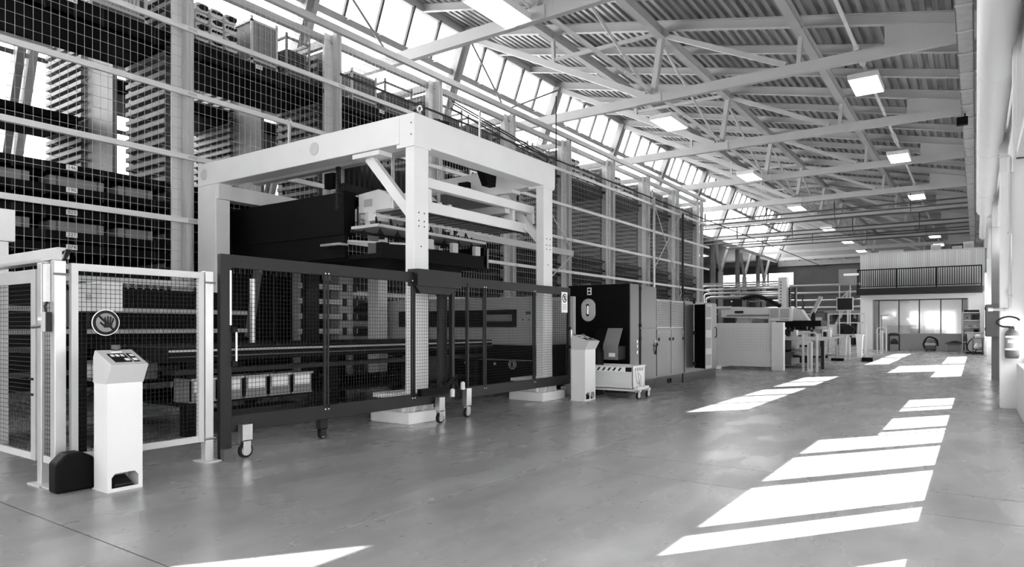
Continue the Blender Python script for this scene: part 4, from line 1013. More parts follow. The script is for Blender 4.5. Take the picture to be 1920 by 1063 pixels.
MB().box(x0+.1, x1+.14, y0+.04, y0+.1, zb-.05, zb).box(x0+.1, x1+.14, y1-.1, y1-.04, zb-.05, zb).box(x1+.02, x1+.1, y0+.02, y1-.02, zb-.02, zb+.04).build('chassis', 'white2', tr)
for x, y in ((x0+.14, y0+.06), (x1+.08, y0+.06), (x0+.14, y1-.06), (x1+.08, y1-.06)): caster(tr, x, y, .16, .064)

# ================================================================== PUNCHING MACHINE (middle distance)
pm = thing('punching_machine', 'white punching machine with a perforated front guard and an overhead arm', 'machine', (-6.2, 24.5, 0))
B(-7.6, -5.42, 22.62, 22.7, .1, 1.53).build('front_guard', 'white', pm, bevel=.006); B(-5.42, -5.06, 22.5, 22.75, 0, 1.55).build('guard_post', 'white', pm, bevel=.006)
m = MB()
for j in range(9):
    for k in range(22): m.box(-7.5+.094*k, -7.475+.094*k, 22.612, 22.62, .62+.09*j, .645+.09*j)
o = m.build('guard_perforation', 'lgrey', pm); o['kind'] = 'stuff'
for z in (.3, .7, 1.0, 1.3): MB().lathe([(.012, 0), (.012, -.01)], (-5.45, 22.62, z), 'y', 8).build('screw', 'dgrey', pm)
MB().prism([(-7.7, 1.75), (-7.7, 2.15), (-6.0, 2.08), (-6.0, 1.68)], 'y', 24.6, 25.3).build('arm', 'white', pm, bevel=.02)
MB().prism([(-7.35, 1.2), (-7.1, 1.75), (-6.7, 1.75), (-6.9, 1.2)], 'y', 24.7, 25.2).build('arm_support', 'lgrey', pm)
B(-7.6, -5.2, 24.3, 25.6, .1, .95).build('base', 'dgrey', pm)
B(-7.5, -6.0, 24.58, 24.6, 1.78, 1.84).build('arm_groove', 'mgrey', pm); B(-7.2, -6.9, 24.57, 24.6, 1.9, 1.98).build('arm_plate', 'charcoal', pm)
hb_ = B(-5.95, -5.2, 24.4, 25.2, 1.6, 2.08).build('head_box', 'white', pm, bevel=.02)
for k in range(2): B(-5.92+.33*k, -5.64+.35*k, 24.39, 24.4, 1.72, 2.03).build('vent', 'steel', hb_)
text('TruMatic', .08, (-5.45, 24.388, 1.655), '-y', 'paperdark', hb_)
B(-5.8, -5.5, 25.0, 25.4, 2.0, 3.17).build('column', 'white2', pm, bevel=.01)
for k in range(8): B(-5.72, -5.68, 24.985, 25.0, 2.2+.11*k, 2.25+.11*k).build('slot', 'dgrey', pm)
ck = MB().box(-5.45, -5.40, 25.0, 25.2, 2.05, 2.8).box(-5.25, -5.2, 25.0, 25.2, 2.05, 2.8)
for k in range(9): ck.box(-5.4, -5.25, 25.0, 25.2, 2.07+.08*k, 2.1+.08*k)
ck.build('chain_guide', 'blackgloss', pm)
B(-7.35, -7.0, 24.8, 25.2, 2.15, 2.42).build('pump_block', 'charcoal', pm)
MB().pipe([(-7.1, 25.0, 2.42), (-6.6, 25, 2.52), (-6.2, 25, 2.4), (-5.7, 25, 2.12)], .07, 8, 5).build('dress_pack', 'rubber', pm)
MB().pipe([(-7.9, 24.5, 2.1), (-7.3, 24.5, 2.1)], .05, 8).build('side_tube', 'white2', pm)
MB().prism([(-5.2, 1.6), (-5.2, 2.05), (-4.95, 2.0), (-4.7, 1.6)], 'y', 24.6, 25.1).build('head_nose', 'lgrey', pm)
B(-5.75, -4.3, 24.5, 25.6, 1.42, 1.62).build('tool_head', 'black', pm)
B(-5.6, -4.0, 24.0, 27.0, 1.0, 1.07).build('work_table', 'dgrey', pm); B(-5.55, -4.0, 23.98, 24.0, .95, 1.08).build('table_edge', 'galv', pm)
for k in range(12):
    x = -5.5+.13*k; B(x, x+.09, 24.2+.1*(k % 3), 24.5, 1.07, 1.12+.06*(k % 4)).build('workpiece', ['galv', 'charcoal', 'label'][k % 3], pm)
for x in (-5.5, -4.2): B(x-.05, x+.05, 24.2, 24.4, 0, 1.0).build('table_leg', 'charcoal', pm)
B(-5.4, -4.1, 24.6, 26, .35, .42).build('low_shelf', 'charcoal', pm); B(-5.0, -4.3, 24.5, 25.2, .42, .7).build('scrap_box', 'lgrey', pm)
B(-5.45, -4.8, 24.3, 25, .55, .62).build('low_shelf', 'mgrey', pm)
# hoop bollards
def hoop(label, x, y, h, w_, tube_, col_h):
    g = thing('hoop_guard', label, 'guard', (x, y, 0), 'tubular hoop guards')
    for dy in (-.06, .1):
        pts = [(x-w_/2, y+dy, 0), (x-w_/2, y+dy, h-.06), (x-w_/2+.06, y+dy, h), (x+w_/2-.06, y+dy, h), (x+w_/2, y+dy, h-.06), (x+w_/2, y+dy, 0)]
        MB().pipe(pts, tube_, 8).build('hoop', 'lgrey', g, smooth=True)
    B(x-.07, x+.07, y-.03, y+.07, 0, col_h).build('sensor_column', 'white2', g); B(x-.03, x+.03, y-.035, y-.03, .1, col_h-.05).build('sensor_window', 'steel', g)
    return g
hoop('tall hoop guard with a pale sensor column right of the white machine', -4.25, 22.4, 1.22, .4, .025, .95)
g = hoop('far hoop guard with a slim sensor column near the office glazing', -4.1, 40.2, 1.35, .42, .025, 1.2)
MB().tube((-4.1, 40.2, 1.2), (-4.1, 40.2, 2.0), .015, 6).build('aerial', 'dgrey', g); MB().bar((-4.15, 40.2, 1.98), (-3.8, 40.2, 2.02), .02, .03).build('aerial_arm', 'dgrey', g)
# fence frames, bins, display
fe = thing('safety_fence', 'pale aluminium fence frame around the press in the middle distance', 'fence', (-4.4, 31, 0))
for x in (-5.15, -4.85, -4.0, -3.75): B(x-.035, x+.035, 30.97, 31.03, 0, 1.97 if x < -4.9 or x > -3.8 else 1.6).build('post', 'alu', fe)
for z in (.15, 1.05, 1.55): B(-4.85, -3.78, 30.98, 31.02, z, z+.05).build('rail', 'alu', fe)
B(-5.15, -3.75, 30.98, 31.02, 1.92, 1.97).build('rail', 'alu', fe); B(-5.9, -5.15, 30.98, 31.02, 1.3, 1.35).build('rail', 'alu', fe); B(-5.9, -5.15, 30.98, 31.02, .12, .17).build('rail', 'alu', fe)
B(-5.95, -5.9, 30.97, 31.03, 0, 1.35).build('post', 'alu', fe)
fe2 = thing('safety_fence', 'black-filled fence panel left of the aluminium frame', 'fence', (-5.5, 30, 0))
B(-5.85, -5.2, 30.0, 30.04, .15, 1.0).build('panel', 'black', fe2); 
for x in (-5.88, -5.2): B(x, x+.05, 29.98, 30.05, 0, 1.05).build('post', 'alu', fe2)
B(-5.88, -5.15, 29.98, 30.05, 1.0, 1.05).build('rail', 'alu', fe2)
def bin_(label, x, y, h, w0, w1):
    b = thing('waste_bin', label, 'bin', (x, y, 0), 'tall tapered bins')
    P = [(-w0, -w0, 0), (w0, -w0, 0), (w0, w0, 0), (-w0, w0, 0), (-w1, -w1, h), (w1, -w1, h), (w1, w1, h), (-w1, w1, h)]
    MB().add([(x+p[0], y+p[1], p[2]) for p in P], [(3,2,1,0),(4,5,6,7),(0,1,5,4),(1,2,6,5),(2,3,7,6),(3,0,4,7)]).build('bin_body', 'white', b)
    MB().rbox((x, y, h+.03), (w1*2.5, w1*2.3, .05), (0, .08, 0)).build('lid', 'white2', b); return b
bin_('white tapered bin standing free at the right end of the aluminium frame', -3.9, 30.5, 1.05, .07, .125); bin_('white tapered bin inside the aluminium frame', -4.62, 31.4, 1.0, .075, .125)
tag(B(-3.8, -3.4, 30.3, 30.7, 0, .16).build('floor_case', 'black'), 'low black case on the floor beside the free white bin', 'case')
tag(B(-4.95, -4.5, 30.4, 30.75, 0, .1).build('floor_case', 'black'), 'low black case on the floor before the aluminium frame', 'case')
tb_ = thing('tilted_panel', 'dark tilted operating panel inside the aluminium frame', 'panel', (-4.45, 31.5, 0))
MB().rbox((-4.45, 31.5, 1.2), (.35, .06, .6), (.5, .5, 0)).build('panel', 'charcoal', tb_); B(-4.5, -4.4, 31.5, 31.6, 0, 1.05).build('stand', 'lgrey', tb_); B(-4.3, -4.1, 31.3, 31.5, .95, 1.05).build('tray', 'galv', tb_)
ds = thing('display_stand', 'flat display with a pale rim on a post behind the aluminium frame', 'display', (-4.5, 32, 0))
B(-4.58, -4.52, 32.0, 32.06, 0, 2.2).build('post', 'lgrey', ds); B(-4.98, -4.32, 31.9, 31.96, 2.1, 2.68).build('rim', 'lgrey', ds); B(-4.94, -4.36, 31.89, 31.9, 2.14, 2.64).build('screen', 'blackgloss', ds)
bd = thing('hanging_board', 'grey square board on thin poles above the display', 'board', (-4.5, 32.6, 0))
B(-5.0, -4.28, 32.6, 32.64, 3.25, 3.95).build('board', 'mgrey', bd); B(-4.8, -4.2, 32.59, 32.6, 3.65, 3.75).build('sheet', 'chrome', bd)
for x in (-4.98, -4.55): MB().tube((x, 32.66, 0), (x, 32.66, 3.9), .025, 6).build('pole', 'steel', bd)
MB().bar((-4.98, 32.66, 2.6), (-4.5, 32.66, 3.1), .03, .04).build('stay', 'steel', bd)
pa = thing('press_machine', 'dark press with cables behind the punching machine', 'machine', (-5.6, 29, 0))
B(-6.6, -5.2, 28, 29.5, 0, 1.3).build('base', 'charcoal', pa); B(-5.9, -5.25, 27.98, 28, .7, 1.25).build('panel', 'white', pa)
for k in range(6): MB().pipe([(-6.4+.2*k, 28.3, 1.3), (-6.3+.22*k, 28.2, 1.75+.1*(k % 3)), (-6.0+.15*k, 28.4, 1.3)], .05, 6, 5).build('hose', 'rubber', pa)
MB().bar((-5.6, 28.5, 1.3), (-5.0, 28.5, 2.6), .12, .14).build('strut', 'steel', pa)

# ================================================================== OFFICE BLOCK
of = setting('wall_office', (-2.8, 46.2, 0)); OY = 46.2
m = MB().box(-5.87, -5.2, OY, OY+.25, 0, 3.3).box(-.35, .5, OY, OY+.25, 0, 3.3).box(-5.2, -.35, OY, OY+.25, 3.06, 3.3)
m.build('facade', 'officewall', of)
B(-5.87, -5.75, OY+.25, 52, 0, 3.3).build('side_wall', 'officewall', of); B(-5.87, .5, 51.9, 52, 0, 3.3).build('back_wall', 'officewall', of)
B(-5.87, .5, OY, 52, 3.3, 3.42).build('ceiling_slab', 'officewall', of)
B(-5.2, -5.15, OY, OY+.6, 0, 3.06).build('reveal', 'steel', of); B(-.4, -.35, OY, OY+.6, 0, 3.06).build('reveal', 'lgrey', of)
B(-5.15, -.4, OY+.5, OY+.6, 0, 1.0).build('parapet', 'officegrey', of)
wn = setting('window_60', (-2.8, OY+.55, 1))
for k, x in enumerate((-4.91, -3.84, -2.78, -1.7, -.65)): B(x-.03, x+.03, OY+.5, OY+.58, 1.0, 3.06).build('mullion', 'dgrey', wn)
for k, (a, b) in enumerate(((-4.88, -3.87), (-3.81, -2.81), (-2.75, -1.73), (-1.67, -.68))): B(a, b, OY+.53, OY+.54, 1.0, 3.02).build('pane', 'glass_office', wn)
B(-5.15, -.4, OY+.5, OY+.58, 3.0, 3.06).build('head', 'dgrey', wn); B(-5.15, -.4, OY+.48, OY+.6, .98, 1.02).build('sill', 'steel', wn)
B(-5.15, -4.94, OY+.5, OY+.58, 1.02, 3.0).build('side_panel', 'steel', wn); B(-.62, -.4, OY+.5, OY+.58, 1.02, 3.0).build('side_panel', 'lgrey', wn)
for x in (-4.0, -2.2): 
    l = thing('office_lamp', 'ceiling lamp panel inside the office, %s one' % ('left' if x < -3 else 'right'), 'lamp', (x, 49, 3.25), 'office ceiling lamps')
    B(x-.6, x+.6, 48.4, 49.6, 3.24, 3.3).build('housing', 'white', l); B(x-.55, x+.55, 48.45, 49.55, 3.235, 3.24).build('diffuser', 'lamp_office', l)
dk = thing('office_desk', 'long pale desk behind the office glazing', 'desk', (-2.8, 47.5, 0))
B(-4.6, -1.2, 47.2, 48.0, .72, .76).build('desk_top', 'white2', dk)
for x in (-4.55, -2.9, -1.25): B(x-.03, x+.03, 47.25, 47.95, 0, .72).build('leg', 'steel', dk)
B(-4.6, -1.2, 48.02, 48.06, .76, 1.5).build('divider', 'lgrey', dk)
tag(MB().box(-2.62, -2.05, 47.3, 47.34, .95, 1.42).box(-2.38, -2.3, 47.3, 47.4, .76, .95).build('monitor', 'charcoal'), 'dark computer monitor behind the middle office pane', 'monitor')
tag(MB().box(-3.3, -2.85, 47.3, 47.34, .95, 1.3).box(-3.1, -3.05, 47.28, 47.4, .76, .95).build('monitor', 'charcoal'), 'dark computer monitor left of the office mullion', 'monitor')
def person(name_label, x, y, z):
    # seated figure: skin-modifier body from pelvis
    p = thing('person', name_label, 'person', (x, y, 0), 'people at the office desk')
    J = [((0, 0, .5), .13), ((0, -.02, .72), .14), ((0, -.02, .95), .16), ((0, -.02, 1.04), .06), ((0, -.03, 1.10), .052),
         ((.19, -.02, .98), .06), ((.24, -.05, .76), .048), ((.14, -.28, .80), .036), ((-.19, -.02, .98), .06), ((-.24, -.05, .76), .048), ((-.14, -.28, .80), .036),
         ((.1, -.1, .48), .09), ((.11, -.45, .5), .065), ((.11, -.45, .08), .045), ((.11, -.55, .04), .04), ((-.1, -.1, .48), .09), ((-.11, -.45, .5), .065), ((-.11, -.45, .08), .045), ((-.11, -.55, .04), .04)]
    E_ = [(0,1),(1,2),(2,3),(3,4),(2,5),(5,6),(6,7),(2,8),(8,9),(9,10),(0,11),(11,12),(12,13),(13,14),(0,15),(15,16),(16,17),(17,18)]
    me = bpy.data.meshes.new('body'); me.from_pydata([(a[0], -a[1], a[2]) for a, r in J], E_, []); me.materials.append(MT['cloth_white'])
    o = bpy.data.objects.new('body', me); COL.objects.link(o); o.parent = p
    sk = o.modifiers.new('skin', 'SKIN'); sk.use_smooth_shade = True
    for i, (a, r) in enumerate(J): me.skin_vertices[0].data[i].radius = (r, r)
    me.skin_vertices[0].data[0].use_root = True
    sd = o.modifiers.new('sub', 'SUBSURF'); sd.levels = 1; sd.render_levels = 1
    hd = MB().lathe([(.03, -.11), (.06, -.10), (.078, -.03), (.085, .03), (.075, .09), (.04, .12), (.01, .125)], (x, y+.02, 1.24), 'z', 14).build('head', 'skin', p, smooth=True)
    MB().lathe([(.088, -.02), (.1, .05), (.085, .11), (.045, .145), (.01, .15)], (x, y-.005, 1.24), 'z', 14).build('hair', 'cloth_dark', hd, smooth=True)
    MB().prism([(x-.012, 1.22), (x+.012, 1.22), (x, 1.26)], 'y', y+.09, y+.12).build('nose', 'skin', hd)
    ch_ = thing('office_chair', 'office chair under the seated person, '+name_label.split(',')[1].strip(), 'chair', (x, y, 0), 'office chairs')
    B(x-.22, x+.22, y-.2, y+.24, .36, .41).build('seat', 'charcoal', ch_); B(x-.2, x+.2, y-.26, y-.2, .5, .95).build('backrest', 'charcoal', ch_); MB().tube((x, y, .06), (x, y, .36), .03, 8).build('column', 'dgrey', ch_); B(x-.25, x+.25, y-.03, y+.03, .02, .06).build('base', 'dgrey', ch_); B(x-.03, x+.03, y-.25, y+.25, .02, .06).build('base', 'dgrey', ch_)
person('seated person in a white top at the desk, left behind the glass', -3.55, 48.7, 0)
person('seated person in a white top at the desk, right behind the glass', -1.75, 48.7, 0)
# balcony
bl = thing('balcony', 'black steel balcony with upright bars across the office front', 'balcony', (-2.8, 45.7, 3.3))
B(-6.0, .3, 45.5, OY, 3.34, 3.72).build('fascia', 'charcoal', bl); 
B(-5.98, .28, 45.55, 45.6, 4.82, 4.88).build('handrail', 'black', bl); B(-5.98, .28, 45.56, 45.6, 3.80, 3.84).build('bottom_rail', 'black', bl)
b0 = B(-5.9, -5.862, 45.56, 45.59, 3.84, 4.82).build('baluster', 'black', bl)
for k in range(1, 55): clone(b0, bl, dx=.1135*k)
for x in (-5.98, -3.9, -1.9, .22): B(x, x+.06, 45.54, 45.6, 3.6, 4.88).build('stanchion', 'black', bl)
cl = setting('wall_office_upper', (-2.8, OY, 3.4))
p0 = B(-5.87, -5.765, OY, OY+.03, 3.72, 5.84).build('plank', 'cladding', cl)
for k in range(1, 55): clone(p0, cl, dx=.1145*k, dy=.006*(k % 2))
B(-5.85, .5, OY+.04, 52, 3.42, 5.8).build('core', 'wallgrey', cl); B(-5.9, .5, OY-.02, 52, 5.84, 5.9).build('roof_edge', 'lgrey', cl)
for k, (x, w_, h, mt_) in enumerate([(-4.9, 1.3, .18, 'galv'), (-2.2, .5, .35, 'lgrey'), (-1.2, .6, .3, 'charcoal'), (-.6, .5, .45, 'galv')]):
    u = thing('roof_unit', ['flat bright unit', 'pale box', 'dark box', 'tall metal unit'][k]+' lying on the office roof', 'unit', (x, 47, 5.9))
    B(x, x+w_, 46.6, 47.3, 5.9, 5.9+h).build('case', mt_, u, bevel=.02); B(x+.05, x+w_-.05, 46.59, 46.6, 5.95, 5.9+h*.7).build('cover', 'steel', u)
# items before the office
ca = thing('tool_cart', 'small black tool cart on castors before the left office pane', 'cart', (-4.0, 45.6, 0))
for x in (-4.28, -3.75):
    for y in (45.4, 45.8): B(x, x+.035, y, y+.035, .09, .9).build('leg', 'charcoal', ca); MB().lathe([(.045, -.015), (.045, .015)], (x+.017, y+.017, .045), 'x', 12).build('castor', 'rubber', ca)
for z in (.38, .88): B(-4.3, -3.7, 45.38, 45.85, z, z+.04).build('tray', 'charcoal', ca)
MB().lathe([(.2, 0), (.22, .1), (.12, .26), (.05, .28)], (-4.0, 45.6, .42), 'z', 12).build('bag', 'cloth_dark', ca, smooth=True); MB().lathe([(.3, 0), (.3, .05), (.2, .12), (.05, .14)], (-4.02, 45.6, .92), 'z', 12).build('cloth', 'cloth_dark', ca, smooth=True)
va = thing('vacuum_cleaner', 'round dark vacuum cleaner with a draped hose before the office parapet', 'vacuum cleaner', (-2.1, 45.5, 0))
MB().lathe([(.25, .1), (.28, .12), (.28, .3), (.3, .36), (.3, .5), (.22, .66), (.08, .72)], (-2.15, 45.5, 0), 'z', 16).build('tank', 'dgrey', va, smooth=True)
MB().lathe([(.285, .34), (.305, .35), (.305, .48), (.285, .49)], (-2.15, 45.5, 0), 'z', 16).build('band', 'steel', va, smooth=True)
MB().pipe([(-2.4, 45.45, .1), (-2.5, 45.4, .4), (-2.35, 45.4, .75), (-2.15, 45.42, .82), (-1.85, 45.4, .65), (-1.8, 45.4, .3)], .045, 8, 5).build('hose', 'rubber', va, smooth=True)
for x, y in ((-2.36, 45.4), (-1.95, 45.3), (-2.1, 45.75)): MB().lathe([(.05, -.02), (.05, .02)], (x, y, .05), 'x', 12).build('castor', 'rubber', va)
B(-2.4, -1.9, 45.28, 45.72, .06, .12).build('chassis', 'charcoal', va)
bn = thing('bench', 'low grey bench with dark cloth on top at the office corner', 'bench', (-1.05, 45.8, 0))
B(-1.45, -.65, 45.7, 46.1, .42, .5).build('seat', 'dgrey', bn)
for x in (-1.43, -.72): B(x, x+.06, 45.72, 46.08, 0, .42).build('side', 'steel', bn)
B(-1.4, -.7, 45.73, 46.06, .3, .42).build('apron', 'mgrey', bn); MB().prism([(-1.42, .5), (-1.1, .6), (-.95, .62), (-.7, .54), (-.68, .5)], 'y', 45.75, 46.05).build('cloth', 'cloth_dark', bn)
shv = thing('tool_shelf', 'pale open shelf crowded with tools by the right wall', 'shelf', (-.25, 44.5, 0))
for x in (-.62, .18): B(x, x+.03, 44.3, 44.8, 0, 2.2).build('side', 'white', shv)
for z in (.05, .55, 1.05, 1.35, 1.75, 2.18): B(-.62, .2, 44.3, 44.8, z, z+.03).build('board', 'white', shv)
B(-.62, .2, 44.78, 44.8, 0, 2.2).build('back', 'white2', shv)
for k, (x, z, w_, h, mt_) in enumerate([(-.55, 2.21, .7, .12, 'black'), (-.55, 1.8, .3, .2, 'mgrey'), (-.2, 1.8, .3, .26, 'charcoal'), (-.5, 1.4, .5, .1, 'steel'), (-.1, 1.1, .2, .16, 'black'), (-.5, .6, .25, .3, 'dgrey'), (-.2, .1, .3, .3, 'charcoal'), (-.5, .1, .2, .35, 'lgrey')]):
    t = thing('tool_case', ['flat black case on the very top', 'grey case on the upper board at left', 'dark case on the upper board at right', 'long flat case on the middle board', 'small black case on the lower middle board', 'dark grey case on the lower board', 'charcoal case at the bottom right', 'pale case at the bottom left'][k]+' of the tool shelf', 'case', (x+w_/2, 44.5, z), 'cases on the tool shelf')
    B(x, x+w_, 44.4, 44.7, z, z+h).build('case', mt_, t, bevel=.01); B(x+w_*.3, x+w_*.7, 44.38, 44.4, z+h*.4, z+h*.7).build('handle', 'rubber', t)
wbn = thing('workbench', 'grey workbench with a coiled hose against the right wall', 'workbench', (-.05, 42.6, 0))
B(-.45, .33, 42.3, 43.6, 1.05, 1.13).build('top', 'steel', wbn); B(-.42, -.38, 42.32, 43.5, .1, 1.05).build('panel', 'lgrey', wbn); B(-.42, .3, 42.32, 42.36, .1, 1.05).build('panel', 'lgrey', wbn); B(-.44, .32, 42.3, 43.5, 0, .1).build('plinth', 'charcoal', wbn)
MB().pipe([(.0, 42.2, .95), (-.25, 42.2, .7), (-.38, 42.2, .4), (-.3, 42.2, .15), (-.05, 42.2, .12), (.1, 42.2, .4)], .025, 8, 5).build('hose', 'rubber', wbn, smooth=True)
wst = thing('wheeled_stand', 'grey stand on castors with wrapped parts beside the workbench', 'stand', (.05, 41.2, 0))
for x in (-.15, .25):
    for y in (40.9, 41.5): B(x, x+.05, y, y+.05, .1, .8).build('leg', 'dgrey', wst); MB().lathe([(.05, -.02), (.05, .02)], (x+.02, y+.02, .05), 'x', 12).build('castor', 'rubber', wst)
B(-.18, .32, 40.85, 41.6, .8, .86).build('top', 'mgrey', wst); B(-.15, .3, 40.9, 41.55, .25, .3).build('shelf', 'dgrey', wst)
MB().lathe([(.16, 0), (.2, .1), (.12, .28), (.05, .3)], (.1, 41.2, .3), 'z', 12).build('parcel', 'bagwhite', wst, smooth=True); MB().lathe([(.12, 0), (.14, .1), (.06, .18)], (.08, 41.2, .86), 'z', 12).build('parcel', 'bagwhite', wst, smooth=True)

# ================================================================== RIGHT WALL FITTINGS
ex = thing('fire_extinguisher', 'grey-toned fire extinguisher with black hose hung on the near pilaster', 'fire extinguisher', (.5, 14.1, .88))
MB().lathe([(.085, .0), (.1, .03), (.1, .40), (.085, .45), (.04, .485), (.03, .50)], (.5, 14.12, .87), 'z', 24).build('cylinder', 'extinguisher', ex, smooth=True)
lb = MB()
def wrap(z0, z1, a0, a1, r, mt_, nm):
    m = MB(); n = 10; v = []; f = []
    for z in (z0, z1):
        for k in range(n+1): a = R(a0+(a1-a0)*k/n); v.append((.5+r*math.cos(a), 14.12+r*math.sin(a), z))
    for k in range(n): f.append((k, k+1, n+2+k, n+1+k))
    return m.add(v, f).build(nm, mt_, ex)
wrap(1.02, 1.24, 200, 345, .1015, 'mgrey', 'label_band'); wrap(1.22, 1.25, 200, 345, .1022, 'label', 'label_edge'); wrap(1.01, 1.04, 200, 345, .1022, 'label', 'label_edge')
for k in range(4): wrap(1.13, 1.18, 235+15*k, 245+15*k, .1024, 'label', 'label_letter')
B(.47, .53, 14.09, 14.15, 1.36, 1.41).build('valve', 'charcoal', ex); MB().bar((.5, 14.12, 1.41), (.66, 14.02, 1.52), .025, .012).build('lever', 'lgrey', ex); MB().bar((.5, 14.12, 1.40), (.66, 14.02, 1.38), .025, .012).build('lever', 'lgrey', ex)
MB().pipe([(.48, 14.1, 1.40), (.36, 14.08, 1.41), (.29, 14.08, 1.47), (.34, 14.08, 1.54), (.45, 14.08, 1.575), (.56, 14.08, 1.55), (.6, 14.08, 1.51)], .014, 8, 5).build('hose', 'rubber', ex, smooth=True)
B(.46, .54, 14.21, 14.25, 1.1, 1.4).build('wall_bracket', 'dgrey', ex)
eb = thing('electric_box', 'grey wall box mounted on the second pilaster', 'electric box', (.4, 21.85, 1.15))
B(.22, .58, 21.75, 21.98, 1.14, 2.0).build('box', 'mgrey', eb, bevel=.01); B(.2, .22, 21.77, 21.96, 1.16, 1.98).build('door_edge', 'charcoal', eb); 
for z in (1.3, 1.85): B(.19, .2, 21.85, 21.9, z, z+.08).build('hinge', 'black', eb)
pv = thing('wall_pipe', 'pale pipe bending up the face of the near pilaster', 'pipe', (.45, 14.2, 1.6))
MB().pipe([(.23, 14.18, 1.70), (.45, 14.18, 1.70), (.475, 14.18, 1.73), (.475, 14.18, 4.28), (.46, 14.18, 4.31), (.3, 14.18, 4.31)], .022, 10).build('tube', 'lgrey', pv, smooth=True)
for x in (.3, .4): MB().tube((x-.015, 14.18, 1.70), (x+.015, 14.18, 1.70), .03, 10).build('coupling', 'galv', pv)
for z in (1.9, 1.95, 3.0): B(.44, .51, 14.16, 14.25, z, z+.015).build('pipe_clip', 'galv', pv)
MB().tube((.17, 14.18, 1.70), (.24, 14.18, 1.70), .032, 10).build('pipe_end', 'white', pv)
tag(MB().pipe([(.62, 22.4, 0.2), (.62, 22.4, 9.8)], .03, 8).build('downpipe', 'lgrey'), 'slim pale downpipe behind the second pilaster', 'pipe')
# ducts
du = thing('air_duct', 'big round white air duct high along the right wall', 'duct', (.31, 16, 6.1))
for a, b in ((-6, 2), (2, 9), (9, 16), (16, 23), (23, 30), (30, 35)):
    MB().lathe([(.3, a), (.3, b-.03), (.306, b-.03), (.306, b)], (.31, 0, 6.42), 'y', 32).build('duct_section', 'ductwhite', du, smooth=True)
MB().lathe([(.3, 35), (.17, 35.5)], (.31, 0, 6.42), 'y', 32).build('reducer', 'ductwhite', du, smooth=True)
MB().lathe([(.17, 35.5), (.17, 45.4)], (.31, 0, 6.42), 'y', 24).build('narrow_section', 'ductwhite', du, smooth=True)
for y in (4, 12, 20, 28, 40): MB().tube((.6, y, 6.7), (.6, y, 10.3), .012, 6).build('hanger', 'galv', du); MB().bar((.31, y, 6.73), (.62, y, 6.74), .03, .02).build('hanger_arm', 'galv', du)
jt = MB().box(.2, .26, 7.9, 7.95, 6.12, 6.15).box(.26, .34, 7.85, 7.9, 6.1, 6.13).build('damper_lever', 'charcoal', du)
ty_ = thing('cable_tray', 'ribbed cable tray in short sections beside the round duct', 'cable tray', (-.2, 20, 8.0))
k = 0; y = 6.0
while y < 66:
    B(-.36, -.06, y+.03, y+1.47, 8.0, 8.05).build('tray_section', 'tray', ty_)
    B(-.37, -.05, y-.03, y+.03, 7.97, 8.06).build('tray_joint', 'lgrey', ty_); y += 1.5
B(-.37, -.35, 6, 66, 8.0, 8.12).build('tray_side', 'mgrey', ty_); B(-.06, -.03, 6, 66, 7.98, 8.14).build('tray_side', 'dgrey', ty_)
for y in [q for q in TY if 6 < q < 66]: B(-.3, -.26, y-.02, y+.02, 8.06, 10.04).build('hanger', 'mgrey', ty_)
fl = thing('flood_light', 'small black floodlight clamped to the cable tray', 'floodlight', (-.3, 25, 7.7))
B(-.5, -.2, 24.9, 25.1, 7.65, 7.9).build('housing', 'black', fl, bevel=.02); B(-.3, -.26, 24.98, 25.02, 7.9, 8.0).build('bracket', 'black', fl)

# ================================================================== CEILING LIGHTS
def light_proto():
    t = thing('ceiling_light', 'x', 'ceiling light', (0, 0, 0), 'square ceiling lights')
    B(-.48, .48, -1.0, 1.0, .03, .22).build('housing', 'white2', t, bevel=.01); B(-.44, .44, -.96, .96, .02, .03).build('diffuser', 'lamp', t)
    for y in (-.6, .6): MB().tube((0, y, .22), (0, y, .385), .012, 6).build('suspension', 'galv', t)
    return t
lt = light_proto()
A_ = [14.9, 27.4, 39.8, 52.3, 64.8, 76, 86]; B_ = [27.1, 39.7, 52.2, 76, 84]
LN = ['first', 'second', 'third', 'fourth', 'fifth', 'sixth', 'last']
for k, y in enumerate(A_): copy_tree(lt, (-10.8, y, 10.05), 'square bright ceiling light, %s from the front in the left row' % LN[k])
for k, y in enumerate(B_): copy_tree(lt, (-3.25, y, 10.05), 'square bright ceiling light, %s from the front in the right row' % LN[k])
for k, (x, y, z) in enumerate([(-26, 66, 9.6), (-26, 76, 9.6), (-30, 84, 9.6), (-34, 70, 9.6)]): copy_tree(lt, (x, y, z), 'small bright light under the low side roof, %s one counted from the front' % LN[k])
for c in list(lt.children): bpy.data.objects.remove(c, do_unlink=True)
bpy.data.objects.remove(lt, do_unlink=True)
for x, n in ((-10.35, 'left'), (-3.2, 'right')):
    t = thing('light_trunking', 'long pale trunking above the %s row of ceiling lights' % n, 'trunking', (x, 40, 10.45))
    a = -8 if n == 'left' else 8
    while a < 90: B(x-.05, x+.05, a, a+5.9, 10.5 if n == 'left' else 10.44, 10.6 if n == 'left' else 10.5).build('trunking_length', 'white', t); a += 6
    if n == 'right':
        for y in (24.2, 36, 49): MB().tube((x, y, 10.47), (x, y+1.6, 10.47), .1, 10).build('driver_box', 'lgrey', t)
    else: B(x-.12, x-.07, -8, 88, 10.56, 10.60).build('cable_run', 'charcoal', t)
